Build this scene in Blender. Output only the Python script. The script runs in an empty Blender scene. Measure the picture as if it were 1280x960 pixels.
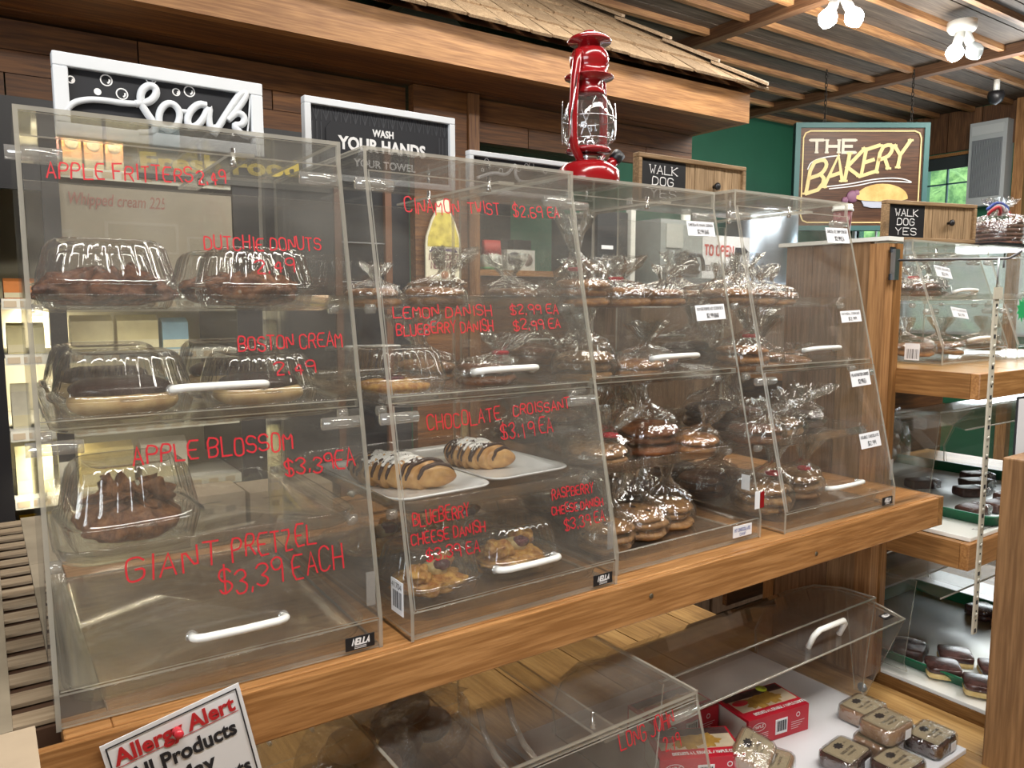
import bpy, math, random
from mathutils import Vector, Matrix, noise
R = math.radians; PI = math.pi
random.seed(7)
S = bpy.context.scene
COL = S.collection
# ------------------------------------------------------------------ camera
cam = bpy.data.cameras.new('camera'); cam.sensor_width = 36; cam.lens = 962.5 / 1280 * 36
cam.clip_start = 0.02; cam.clip_end = 100
co = bpy.data.objects.new('camera', cam); COL.objects.link(co)
co.rotation_mode = 'XYZ'
co.location = (-0.0399, -0.9091, 0.4542)
co.rotation_euler = (1.46319, 0.0, -0.60380)
S.camera = co
# ------------------------------------------------------------------ world and light
w = bpy.data.worlds.new('world'); S.world = w; w.use_nodes = True
wn = w.node_tree.nodes; wn.clear()
wo = wn.new('ShaderNodeOutputWorld'); wb = wn.new('ShaderNodeBackground')
wb.inputs[0].default_value = (0.80, 0.90, 1.0, 1); wb.inputs[1].default_value = 3.0
w.node_tree.links.new(wb.outputs[0], wo.inputs[0])
S.view_settings.view_transform = 'Standard'; S.view_settings.look = 'None'
S.view_settings.gamma = 1.0; S.view_settings.exposure = 0.10
S.view_settings.use_curve_mapping = False
S.cycles.transparent_max_bounces = 96
S.cycles.max_bounces = 10; S.cycles.glossy_bounces = 5; S.cycles.diffuse_bounces = 4
S.cycles.sample_clamp_indirect = 4.0; S.cycles.caustics_reflective = False; S.cycles.caustics_refractive = False

def area(name, loc, rot, sx, sy, power, color=(1, 0.95, 0.88)):
    l = bpy.data.lights.new(name, 'AREA'); l.shape = 'RECTANGLE'; l.size = sx; l.size_y = sy
    l.energy = power; l.color = color
    o = bpy.data.objects.new(name, l); o.location = loc; o.rotation_euler = rot; COL.objects.link(o); return o
area('ceiling_fill_light', (0.5, -0.75, 1.93), (0, 0, 0), 2.6, 0.3, 62)  # added overhead fill lights, no tube fixtures are built
area('ceiling_fill_light', (3.1, -0.9, 1.93), (0, 0, 0), 2.0, 0.3, 55)
area('ceiling_fill_light', (2.2, 0.75, 1.93), (0, 0, 0), 2.4, 0.2, 48)  # added fill that brightens the shingles and fascia
area('ceiling_fill_light', (4.6, 0.8, 1.93), (0, 0, 0), 1.0, 0.3, 22)
area('left_fill_light', (-2.9, -1.9, 0.85), (0, R(-90), 0), 1.4, 2.6, 95, (0.90, 0.95, 1.0))  # added fill from the left, that wall has no window
area('far_window_light', (6.6, 1.2, 0.75), (0, R(90), 0), 0.9, 2.2, 45, (0.88, 0.95, 1.0))
area('aisle_area_light', (1.9, 1.05, 1.18), (0, 0, 0), 3.6, 0.15, 14)  # area light low over the aisle, without a lamp body

# ------------------------------------------------------------------ materials
MATS = {}
def new_mat(name):
    m = bpy.data.materials.new(name); m.use_nodes = True; nt = m.node_tree; nt.nodes.clear()
    out = nt.nodes.new('ShaderNodeOutputMaterial'); return m, nt, out
def N(nt, t, **k):
    n = nt.nodes.new(t)
    for a, b in k.items(): setattr(n, a, b)
    return n
def lk(nt, a, b): nt.links.new(a, b)
def rgb(c): return (c[0], c[1], c[2], 1)
def coords(nt, scale, rnd=True):
    tc = N(nt, 'ShaderNodeTexCoord'); mp = N(nt, 'ShaderNodeMapping'); mp.inputs['Scale'].default_value = scale
    if rnd:
        oi = N(nt, 'ShaderNodeObjectInfo'); vm = N(nt, 'ShaderNodeVectorMath', operation='MULTIPLY_ADD')
        cb = N(nt, 'ShaderNodeCombineXYZ')
        for i in range(3): lk(nt, oi.outputs['Random'], cb.inputs[i])
        vm.inputs[1].default_value = (7.3, 3.1, 5.7)
        lk(nt, cb.outputs[0], vm.inputs[0]); lk(nt, tc.outputs['Object'], vm.inputs[2]); lk(nt, vm.outputs[0], mp.inputs[0])
    else: lk(nt, tc.outputs['Object'], mp.inputs[0])
    return mp.outputs[0]
def plain(name, c, rough=0.5, metal=0.0, bump=0, bscale=40, var=0.0, emit=0, coat=0):
    if name in MATS: return MATS[name]
    m, nt, out = new_mat(name); p = N(nt, 'ShaderNodeBsdfPrincipled')
    p.inputs['Base Color'].default_value = rgb(c); p.inputs['Roughness'].default_value = rough; p.inputs['Metallic'].default_value = metal
    p.inputs['Coat Weight'].default_value = coat
    if emit: p.inputs['Emission Color'].default_value = rgb(c); p.inputs['Emission Strength'].default_value = emit
    if var or bump:
        no = N(nt, 'ShaderNodeTexNoise'); no.inputs['Scale'].default_value = bscale; no.inputs['Detail'].default_value = 5
        lk(nt, coords(nt, (1, 1, 1)), no.inputs['Vector'])
        if var:
            cr = N(nt, 'ShaderNodeValToRGB'); cr.color_ramp.elements[0].position = .3; cr.color_ramp.elements[1].position = .72
            cr.color_ramp.elements[0].color = rgb([x * (1 - var) for x in c]); cr.color_ramp.elements[1].color = rgb([min(1, x * (1 + var * .6)) for x in c])
            lk(nt, no.outputs[0], cr.inputs[0]); lk(nt, cr.outputs[0], p.inputs['Base Color'])
        if bump:
            b = N(nt, 'ShaderNodeBump'); b.inputs['Strength'].default_value = bump; b.inputs['Distance'].default_value = .004
            lk(nt, no.outputs[0], b.inputs['Height']); lk(nt, b.outputs[0], p.inputs['Normal'])
    lk(nt, p.outputs[0], out.inputs[0]); MATS[name] = m; return m
def wood(name, dark, mid, light, axis='x', rough=0.45, grain=1.0, tint=0.25):
    if name in MATS: return MATS[name]
    m, nt, out = new_mat(name); p = N(nt, 'ShaderNodeBsdfPrincipled'); p.inputs['Roughness'].default_value = rough
    st = {'x': (.7, 13, 13), 'y': (13, .7, 13), 'z': (13, 13, .7)}[axis]
    v = coords(nt, tuple(a * grain for a in st))
    n1 = N(nt, 'ShaderNodeTexNoise'); n1.inputs['Scale'].default_value = 1.3; n1.inputs['Detail'].default_value = 4; n1.inputs['Distortion'].default_value = .8
    lk(nt, v, n1.inputs['Vector'])
    mu = N(nt, 'ShaderNodeMath', operation='MULTIPLY'); mu.inputs[1].default_value = 9; lk(nt, n1.outputs[0], mu.inputs[0])
    si = N(nt, 'ShaderNodeMath', operation='SINE'); lk(nt, mu.outputs[0], si.inputs[0])
    n2 = N(nt, 'ShaderNodeTexNoise'); n2.inputs['Scale'].default_value = 14; n2.inputs['Detail'].default_value = 6; lk(nt, v, n2.inputs['Vector'])
    ma = N(nt, 'ShaderNodeMath', operation='MULTIPLY_ADD'); ma.inputs[1].default_value = .16; lk(nt, si.outputs[0], ma.inputs[0]); lk(nt, n2.outputs[0], ma.inputs[2])
    cr = N(nt, 'ShaderNodeValToRGB'); e = cr.color_ramp.elements; e[0].position = .25; e[0].color = rgb(dark); e[1].position = .8; e[1].color = rgb(light)
    x = e.new(.52); x.color = rgb(mid); lk(nt, ma.outputs[0], cr.inputs[0])
    oi = N(nt, 'ShaderNodeObjectInfo'); mr = N(nt, 'ShaderNodeMapRange'); mr.inputs[3].default_value = 1 - tint; mr.inputs[4].default_value = 1 + tint
    lk(nt, oi.outputs['Random'], mr.inputs[0])
    hs = N(nt, 'ShaderNodeHueSaturation'); lk(nt, mr.outputs[0], hs.inputs['Value']); lk(nt, cr.outputs[0], hs.inputs['Color'])
    kn = N(nt, 'ShaderNodeTexVoronoi'); kn.inputs['Scale'].default_value = 1.0; lk(nt, coords(nt, tuple(a * .5 for a in st)), kn.inputs['Vector'])
    kr = N(nt, 'ShaderNodeMapRange'); kr.inputs[1].default_value = .03; kr.inputs[2].default_value = .13; kr.inputs[3].default_value = .35; kr.inputs[4].default_value = 1
    lk(nt, kn.outputs['Distance'], kr.inputs[0])
    mx = N(nt, 'ShaderNodeMix', data_type='RGBA', blend_type='MULTIPLY'); mx.inputs[0].default_value = 1
    lk(nt, hs.outputs[0], mx.inputs[6]); lk(nt, kr.outputs[0], mx.inputs[7]); lk(nt, mx.outputs[2], p.inputs['Base Color'])
    b = N(nt, 'ShaderNodeBump'); b.inputs['Strength'].default_value = .25; b.inputs['Distance'].default_value = .002
    lk(nt, n2.outputs[0], b.inputs['Height']); lk(nt, b.outputs[0], p.inputs['Normal'])
    lk(nt, p.outputs[0], out.inputs[0]); MATS[name] = m; return m
def clear(name, tint=(.97, .97, .96), haze=.03, base=.045, rough=.03, hc=(.8, .78, .74), bump=0, bscale=60, scratch=True):
    if name in MATS: return MATS[name]
    m, nt, out = new_mat(name)
    lw = N(nt, 'ShaderNodeLayerWeight'); lw.inputs[0].default_value = .5
    po = N(nt, 'ShaderNodeMath', operation='POWER'); po.inputs[1].default_value = 5; lk(nt, lw.outputs['Facing'], po.inputs[0])
    ma = N(nt, 'ShaderNodeMath', operation='MULTIPLY_ADD'); ma.inputs[1].default_value = 1 - base; ma.inputs[2].default_value = base; lk(nt, po.outputs[0], ma.inputs[0])
    tr = N(nt, 'ShaderNodeBsdfTransparent'); tr.inputs[0].default_value = rgb(tint)
    gl = N(nt, 'ShaderNodeBsdfGlossy'); gl.inputs['Roughness'].default_value = rough
    df = N(nt, 'ShaderNodeBsdfDiffuse'); df.inputs[0].default_value = rgb(hc)
    tl = N(nt, 'ShaderNodeBsdfTranslucent'); tl.inputs[0].default_value = rgb(hc)
    md = N(nt, 'ShaderNodeMixShader'); md.inputs[0].default_value = .35; lk(nt, df.outputs[0], md.inputs[1]); lk(nt, tl.outputs[0], md.inputs[2])
    m1 = N(nt, 'ShaderNodeMixShader'); lk(nt, ma.outputs[0], m1.inputs[0]); lk(nt, tr.outputs[0], m1.inputs[1]); lk(nt, gl.outputs[0], m1.inputs[2])
    m2 = N(nt, 'ShaderNodeMixShader'); m2.inputs[0].default_value = haze; lk(nt, m1.outputs[0], m2.inputs[1]); lk(nt, md.outputs[0], m2.inputs[2])
    if scratch:
        no = N(nt, 'ShaderNodeTexNoise'); no.inputs['Scale'].default_value = 5; no.inputs['Detail'].default_value = 7; no.inputs['Distortion'].default_value = 1.5
        lk(nt, coords(nt, (1, 1, 1.6)), no.inputs['Vector'])
        mr = N(nt, 'ShaderNodeMapRange'); mr.inputs[1].default_value = .35; mr.inputs[2].default_value = .8; mr.inputs[3].default_value = haze * .55; mr.inputs[4].default_value = haze * 2.6
        lk(nt, no.outputs[0], mr.inputs[0]); lk(nt, mr.outputs[0], m2.inputs[0])
    if bump:
        no = N(nt, 'ShaderNodeTexNoise'); no.inputs['Scale'].default_value = bscale; no.inputs['Detail'].default_value = 3; lk(nt, coords(nt, (1, 1, 1)), no.inputs['Vector'])
        b = N(nt, 'ShaderNodeBump'); b.inputs['Strength'].default_value = bump; b.inputs['Distance'].default_value = .01
        lk(nt, no.outputs[0], b.inputs['Height']); lk(nt, b.outputs[0], gl.inputs['Normal']); 
    lk(nt, m2.outputs[0], out.inputs[0]); MATS[name] = m; return m
def pastry(name, top, side, crumb=.5, scale=45, rough=.55, spots=None, bake=None):
    if name in MATS: return MATS[name]
    m, nt, out = new_mat(name); p = N(nt, 'ShaderNodeBsdfPrincipled'); p.inputs['Roughness'].default_value = rough
    v = coords(nt, (1, 1, 1)); no = N(nt, 'ShaderNodeTexNoise'); no.inputs['Scale'].default_value = scale; no.inputs['Detail'].default_value = 8; no.inputs['Roughness'].default_value = .65
    lk(nt, v, no.inputs['Vector'])
    cr = N(nt, 'ShaderNodeValToRGB'); cr.color_ramp.elements[0].position = .38; cr.color_ramp.elements[1].position = .62
    cr.color_ramp.elements[0].color = rgb(side); cr.color_ramp.elements[1].color = rgb(top); lk(nt, no.outputs[0], cr.inputs[0]); colr = cr.outputs[0]
    if spots:
        vo = N(nt, 'ShaderNodeTexVoronoi'); vo.inputs['Scale'].default_value = spots[1]; lk(nt, v, vo.inputs['Vector'])
        mr = N(nt, 'ShaderNodeMapRange'); mr.inputs[1].default_value = spots[2]; mr.inputs[2].default_value = spots[2] + .06; mr.inputs[3].default_value = 1; mr.inputs[4].default_value = 0
        lk(nt, vo.outputs['Distance'], mr.inputs[0])
        mx = N(nt, 'ShaderNodeMix', data_type='RGBA'); lk(nt, mr.outputs[0], mx.inputs[0]); lk(nt, colr, mx.inputs[6]); mx.inputs[7].default_value = rgb(spots[0]); colr = mx.outputs[2]
    lk(nt, colr, p.inputs['Base Color'])
    b = N(nt, 'ShaderNodeBump'); b.inputs['Strength'].default_value = crumb; b.inputs['Distance'].default_value = .004
    lk(nt, no.outputs[0], b.inputs['Height']); lk(nt, b.outputs[0], p.inputs['Normal'])
    lk(nt, p.outputs[0], out.inputs[0]); MATS[name] = m; return m

ACR = clear('acrylic_sheet', haze=.024)
EDGE = clear('acrylic_cut_edge', tint=(.85, .83, .76), haze=.36, base=.20, rough=.12, hc=(.80, .77, .68), scratch=False)
PET = clear('clear_plastic_shell', haze=.012, base=.15, rough=.04, bump=.12, bscale=30, scratch=False)
FILM = clear('crinkled_film', haze=.018, base=.23, rough=.05, bump=.9, bscale=48, scratch=False)
TRAYM = clear('clear_tray', haze=.022, base=.06, rough=.05, scratch=False)
GLASS = clear('window_glass', haze=.0, base=.05, rough=.01, scratch=False)
CLEARH = clear('clear_handle', tint=(.9, .9, .9), haze=.25, base=.2, rough=.05, scratch=False)
WHITEP = plain('white_plastic', (.83, .84, .80), .3, coat=.3)
WHITE = plain('white_paint', (.68, .71, .74), .55, var=.06, bscale=8)
PAPER = plain('white_card', (.80, .81, .84), .6)
BLACK = plain('black_plastic', (.012, .012, .014), .4)
CHALK = plain('charcoal_board', (.011, .012, .016), .7)
REDMARK = plain('red_marker', (.50, .012, .022), .6)
RED = plain('red_enamel', (.27, .007, .010), .18, coat=.4)
CHROME = plain('polished_metal', (.75, .75, .76), .18, 1.0)
STEEL = plain('brushed_steel', (.50, .52, .55), .35, 1.0, bump=.2, bscale=60)
GREENW = plain('green_wall_paint', (.022, .145, .075), .6, var=.12, bscale=3)
TEAL = plain('teal_trim_paint', (.06, .16, .16), .5)
YEL = plain('yellow_letter_paint', (.72, .55, .06), .5)
CREAM = plain('cream_letter_paint', (.80, .64, .30), .5)
LWHITE = plain('white_letter_paint', (.78, .78, .78), .5)
INK = plain('black_ink', (.015, .015, .02), .6)
MAPLE = wood('honey_maple', (.30, .135, .042), (.47, .235, .085), (.60, .34, .14), 'x', .32, 1.0, .0)
MAPLEY = wood('honey_maple_side', (.22, .10, .03), (.36, .18, .06), (.50, .27, .10), 'y', .4, 1.0, .12)
PINEZ = wood('pine_post', (.24, .115, .042), (.42, .22, .09), (.56, .33, .15), 'z', .5, .8, .12)
DARKZ = wood('brown_gable', (.14, .075, .040), (.22, .125, .07), (.31, .185, .11), 'z', .5, .8, .10)
PLANKX = wood('dark_cedar_plank', (.080, .030, .009), (.17, .068, .018), (.27, .115, .032), 'x', .55, .7, .20)
FASC = wood('fir_fascia', (.25, .11, .035), (.42, .21, .075), (.55, .30, .12), 'x', .45, .8, .05)
JOIST = wood('fir_joist', (.22, .10, .04), (.40, .21, .085), (.52, .30, .14), 'x', .6, .6, .18)
JOISTD = wood('brown_beam', (.10, .045, .02), (.17, .085, .04), (.24, .125, .06), 'y', .6, .6, .1)
CBOARD = wood('grey_ceiling_board', (.060, .042, .030), (.115, .085, .062), (.20, .15, .11), 'x', .7, .5, .25)
SHING = wood('cedar_shingle', (.26, .17, .095), (.42, .30, .18), (.56, .42, .27), 'y', .7, 1.2, .14)
RUSTIC = wood('rustic_oak', (.20, .12, .055), (.33, .215, .11), (.44, .30, .17), 'x', .6, 1.2, .05)
RUSTICZ = wood('rustic_oak_upright', (.22, .14, .07), (.36, .24, .13), (.47, .33, .19), 'z', .6, 1.6, .10)
SLAT = wood('worn_slat', (.26, .19, .12), (.40, .31, .21), (.52, .42, .30), 'x', .6, 1.0, .12)
SHELFW = wood('shelf_board', (.26, .14, .045), (.42, .245, .085), (.54, .345, .14), 'y', .35, .7, .14)
SIGNW = wood('walnut_signboard', (.055, .022, .010), (.12, .05, .022), (.20, .09, .04), 'x', .45, 1.0, .0)
CARD = plain('cardboard', (.46, .36, .25), .8, var=.08, bscale=20)

# ------------------------------------------------------------------ mesh builder
class B:
    def __init__(s): s.v = []; s.f = []; s.m = []; s.smooth = []
    def add(s, vs, fs, mi=0, sm=False):
        o = len(s.v); s.v += [tuple(a) for a in vs]
        for f in fs: s.f.append(tuple(i + o for i in f)); s.m.append(mi); s.smooth.append(sm)
        return s
    def box(s, a, b, mi=0, mat=None):
        x0, y0, z0 = a; x1, y1, z1 = b
        vs = [(x0, y0, z0), (x1, y0, z0), (x1, y1, z0), (x0, y1, z0), (x0, y0, z1), (x1, y0, z1), (x1, y1, z1), (x0, y1, z1)]
        if mat is not None: vs = [tuple(mat @ Vector(v)) for v in vs]
        return s.add(vs, [(0, 3, 2, 1), (4, 5, 6, 7), (0, 1, 5, 4), (1, 2, 6, 5), (2, 3, 7, 6), (3, 0, 4, 7)], mi)
    def slab(s, pts, nrm, t, me=1):            # polygon pts extruded along nrm*t, rim faces take material me
        n = Vector(nrm).normalized() * t; a = [Vector(p) for p in pts]; k = len(a)
        vs = a + [p + n for p in a]
        s.add(vs, [tuple(range(k - 1, -1, -1)), tuple(range(k, 2 * k))], 0)
        o = len(s.v) - 2 * k
        for i in range(k):
            j = (i + 1) % k; s.f.append((o + i, o + j, o + k + j, o + k + i)); s.m.append(me); s.smooth.append(False)
        return s
    def loft(s, rings, cap0=True, cap1=True, mi=0, sm=True, closed=True):
        k = len(rings[0]); vs = [p for r in rings for p in r]; fs = []
        for i in range(len(rings) - 1):
            for j in range(k if closed else k - 1):
                a = i * k + j; b = i * k + (j + 1) % k; fs.append((a, b, b + k, a + k))
        if cap0: fs.append(tuple(range(k - 1, -1, -1)))
        if cap1: fs.append(tuple(range((len(rings) - 1) * k, len(rings) * k)))
        return s.add(vs, fs, mi, sm)
    def lathe(s, prof, seg=24, c=(0, 0, 0), mi=0, sm=True, cap=True):
        rings = [[(c[0] + r * math.cos(2 * PI * j / seg), c[1] + r * math.sin(2 * PI * j / seg), c[2] + z) for j in range(seg)] for r, z in prof]
        return s.loft(rings, cap, cap, mi, sm)
    def tube(s, path, r, seg=8, mi=0, closed=False):
        P = [Vector(p) for p in path]; rings = []; n = len(P)
        up = Vector((0, 0, 1))
        for i in range(n):
            t = (P[(i + 1) % n] - P[i - 1]) if closed else (P[min(i + 1, n - 1)] - P[max(i - 1, 0)])
            t.normalize()
            if abs(t.dot(up)) > .95: up = Vector((1, 0, 0)) if abs(t.x) < .9 else Vector((0, 1, 0))
            a = t.cross(up).normalized(); b = a.cross(t).normalized(); up = b
            rr = r[i] if isinstance(r, (list, tuple)) else r
            rings.append([tuple(P[i] + a * rr * math.cos(2 * PI * j / seg) + b * rr * math.sin(2 * PI * j / seg)) for j in range(seg)])
        if closed: rings.append(rings[0])
        return s.loft(rings, not closed, not closed, mi, True)
    def mesh(s, name):
        me = bpy.data.meshes.new(name); me.from_pydata(s.v, [], s.f)
        me.polygons.foreach_set('material_index', s.m); me.polygons.foreach_set('use_smooth', s.smooth); me.update(); return me
def obj(name, b, mats, parent=None, loc=None, rot=None, **props):
    me = b if isinstance(b, bpy.types.Mesh) else b.mesh(name)
    if not isinstance(mats, (list, tuple)): mats = [mats]
    if not len(me.materials):
        for m in mats: me.materials.append(m)
    o = bpy.data.objects.new(name, me); COL.objects.link(o); o.parent = parent
    if loc is not None: o.location = loc
    if rot is not None: o.rotation_euler = rot
    for k, v in props.items(): o[k] = v
    return o
def thing(name, label, cat, loc=(0, 0, 0), rot=(0, 0, 0), group=None):
    o = bpy.data.objects.new(name, None); o.empty_display_size = .05; COL.objects.link(o)
    o.location = loc; o.rotation_euler = rot; o['label'] = label; o['category'] = cat
    if group: o['group'] = group
    return o
KIDS = {}
def dup(root, loc=None, rot=None, label=None, group=None, scale=None, skip=()):
    r = root.copy(); COL.objects.link(r)
    if loc is not None: r.location = loc
    if rot is not None: r.rotation_euler = rot
    if scale is not None: r.scale = scale
    if label: r['label'] = label
    if group: r['group'] = group
    for ch in [c for c in ALLCH(root) if c.name.split('.')[0] not in skip]:
        c = ch.copy(); COL.objects.link(c); c.parent = r
        for g in ALLCH(ch):
            d = g.copy(); COL.objects.link(d); d.parent = c
    return r
def ALLCH(o): return [c for c in bpy.data.objects if c.parent is o]
def bevel(o, wd=.003, seg=2):
    m = o.modifiers.new('bevel', 'BEVEL'); m.width = wd; m.segments = seg; m.limit_method = 'ANGLE'; return o
def fbm(p, s, o=3):
    v = 0; a = 1
    for i in range(o): v += a * noise.noise(Vector(p) * s * (2 ** i)); a *= .5
    return v
def rrect(hx, hy, r, n=6, z=0, c=(0, 0)):
    pts = []
    for q, (sx, sy) in enumerate([(1, 1), (-1, 1), (-1, -1), (1, -1)]):
        for i in range(n + 1):
            a = PI / 2 * q + PI / 2 * i / n
            pts.append((c[0] + sx * (hx - r) + r * math.cos(a), c[1] + sy * (hy - r) + r * math.sin(a), z))
    return pts

# ------------------------------------------------------------------ lettering
G = dict(A="002640 1232", B="00063645443303 3342413000", C="4536160501103041", D="00062645412000", E="40000646 0333", F="000646 0333",
 G="45361605011030414323", H="0006 4046 0343", I="2620", J="4641301001", K="0006 460340", L="060040", M="0006234640", N="00064046",
 O="160501103041453616", P="00063645443303", Q="160501103041453616 2240", R="00063645443303 2340", S="453616050413334241301001", T="0646 2620",
 U="060110304146", V="062046", W="0610233046", X="0640 0046", Y="062346 2320", Z="06460040")
G.update({'0': G['O'], '1': "152620", '2': "05163645440040", '3': "051636454423 234241301001", '4': "30360242", '5': "460603334241301001", '6': "36160501103041423303",
 '7': "064610", '8': "160504133342413010010213334445361 6".replace(' ', '') , '9': "443313040516364540", '$': "453616050413334241301001 2720", '.': "2021", '/': "0046", '-': "1333", '&': "40051636050110304", ',': "2110"})
def strokes(ch):
    out = []
    for s in G.get(ch, '').split():
        s = s[:len(s) // 2 * 2]; out.append([(int(s[i]), int(s[i + 1])) for i in range(0, len(s), 2)])
    return out
def write(b, text, mp, u, v, size, length=None, wd=.0025, slope=0, serif=0, jit=0, mi=0, rnd=None, shear=0):
    rnd = rnd or random.Random(len(text) * 7 + int(u * 1000))
    adv = [(.5 if c in ' .' else .45 if c == 'I' else 1.0) for c in text]; tot = sum(adv)
    unit = (length / tot) if length else size * .85
    x = 0
    for c, a in zip(text, adv):
        gw = unit * .74; x0 = x + (unit * .0 if c != 'I' else -unit * .2)
        if c == '.': x0 -= unit * .25
        jy = rnd.uniform(-1, 1) * jit * size; js = 1 + rnd.uniform(-1, 1) * jit
        for st in strokes(c):
            P = [(x0 + px / 4 * gw + shear * py / 6 * size + (rnd.uniform(-1, 1) * jit * size * .35), py / 6 * size * js + jy + (rnd.uniform(-1, 1) * jit * size * .25)) for px, py in st]
            if len(P) > 5 or (jit and len(P) > 3):
                Q = [P[0]]
                for i in range(len(P) - 1):
                    p, q = P[i], P[i + 1]; Q += [(p[0] * .75 + q[0] * .25, p[1] * .75 + q[1] * .25), (p[0] * .25 + q[0] * .75, p[1] * .25 + q[1] * .75)]
                P = Q + [P[-1]]
            if serif:
                for e in (P[0], P[-1]):
                    if abs(e[1]) < .01 * size or abs(e[1] - size) < .02 * size:
                        ribbon(b, [(u + e[0] - serif * size, v + e[1] + slope * e[0]), (u + e[0] + serif * size, v + e[1] + slope * e[0])], wd * .55, mp, mi)
            ribbon(b, [(u + p[0], v + p[1] + slope * p[0]) for p in P], wd, mp, mi)
        x += unit * a
    return b
LIFT = [0]
def ribbon(b, P, wd, mp, mi=0):
    P = [p for i, p in enumerate(P) if i == 0 or math.dist(p, P[i - 1]) > 1e-6]
    if len(P) < 2: return
    o = Vector(mp(*P[0])); n = (Vector(mp(P[0][0] + .01, P[0][1])) - o).cross(Vector(mp(P[0][0], P[0][1] + .01)) - o).normalized()
    LIFT[0] = (LIFT[0] + 1) % 9; up = n * (LIFT[0] * 4e-5)
    L = []; k = len(P)
    ww = wd if isinstance(wd, (list, tuple)) else [wd] * k
    q = lambda u, v: tuple(Vector(mp(u, v)) + up)
    for i in range(k):
        d0 = Vector((P[i][0] - P[i - 1][0], P[i][1] - P[i - 1][1])) if i else None
        d1 = Vector((P[i + 1][0] - P[i][0], P[i + 1][1] - P[i][1])) if i < k - 1 else None
        a = (d0 or d1).normalized(); c = (d1 or d0).normalized(); m_ = (a + c)
        m_ = m_.normalized() if m_.length > .2 else a
        nx, ny = -m_.y, m_.x; st = min(1.7, 1 / max(.3, (-a.y) * nx + a.x * ny))
        ex = 0 if 0 < i < k - 1 else (-1 if i == 0 else 1) * ww[i] * .3
        cc = (P[i][0] + c.x * ex, P[i][1] + c.y * ex); hw = ww[i] / 2 * st
        L += [q(cc[0] + nx * hw, cc[1] + ny * hw), q(cc[0] - nx * hw, cc[1] - ny * hw)]
    b.add(L, [(2 * i, 2 * i + 1, 2 * i + 3, 2 * i + 2) for i in range(k - 1)], mi)
def ftext(name, text, size, mat, parent, loc, rot, bold=.0, depth=.0006, align='LEFT', width=None, shear=0, **props):
    c = bpy.data.curves.new(name, 'FONT'); c.body = text; c.size = size; c.offset = bold * size; c.extrude = depth; c.align_x = align; c.shear = shear; c.resolution_u = 3
    c.materials.append(mat); o = bpy.data.objects.new(name, c); COL.objects.link(o); o.parent = parent; o.location = loc; o.rotation_euler = rot
    if width:
        bpy.context.view_layer.update(); d = o.dimensions.x
        if d > 0: o.scale = (width / d, 1, 1)
    bpy.context.view_layer.update()
    me = bpy.data.meshes.new_from_object(o.evaluated_get(bpy.context.evaluated_depsgraph_get())); sc_ = tuple(o.scale); bpy.data.objects.remove(o)
    me.materials.clear(); me.materials.append(mat)
    o = bpy.data.objects.new(name, me); COL.objects.link(o); o.parent = parent; o.location = loc; o.rotation_euler = rot; o.scale = sc_
    for k, v in props.items(): o[k] = v
    return o

# ================================================================== ROOM
def struct(name, b, m, **k):
    o = obj(name, b, m, **k); o['kind'] = 'structure'; return o
FZ = -1.05; CZ = 2.045
YB, XF = 3.56, 6.8
fl = struct('floor', B().box((-3, -4, FZ - .1), (XF, YB, FZ)), plain('brown_floor_vinyl', (.16, .12, .09), .45, var=.2, bscale=3))
struct('wall_back', B().box((-3, YB, FZ), (XF + .1, YB + .12, CZ)), GREENW)
struct('wall_left', B().box((-3.1, -4, FZ), (-3, YB, CZ)), plain('tan_wall_paint', (.36, .28, .19), .7))
wf = B()                                          # front wall behind the viewer
wf.box((-3, -4.1, FZ), (XF, -4, CZ))
struct('wall_front', wf, plain('tan_wall_paint', (.36, .28, .19), .7))
# far wall with two windows
W1 = (2.30, 2.70, 1.22, 1.66); W2 = (2.93, 3.30, .72, 1.16)
fw = B(); X0, X1 = XF, XF + .12
W3 = (.30, 2.80, .20, 1.02)
fw.box((X0, -4, FZ), (X1, W3[0], CZ)); fw.box((X0, W3[0], W3[3]), (X1, W1[0], CZ)); fw.box((X0, W3[0], FZ), (X1, W3[1], W3[2])); fw.box((X0, W1[0], W3[3]), (X1, W1[1], W1[2])); fw.box((X0, W1[1], W3[3]), (X1, W3[1], W2[3])); fw.box((X0, W1[0], W1[3]), (X1, W1[1], CZ))
fw.box((X0, W3[1], FZ), (X1, W2[0], CZ)); fw.box((X0, W1[1], W2[3]), (X1, W3[1], CZ)); fw.box((X0, W2[0], FZ), (X1, W2[1], W2[2])); fw.box((X0, W2[0], W2[3]), (X1, W2[1], CZ)); fw.box((X0, W2[1], FZ), (X1, YB, CZ))
wr = struct('wall_right', fw, GREENW)
for k in range(12):
    y0 = .35 + k * .27
    if y0 + .26 > YB: break
    obj('plank', B().box((XF - .02, y0, 1.70), (XF, y0 + .262, CZ - .02)), wood('brown_wall_plank', (.09, .04, .02), (.17, .08, .035), (.25, .12, .06), 'z', .5, .8, .2), wr)
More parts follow.
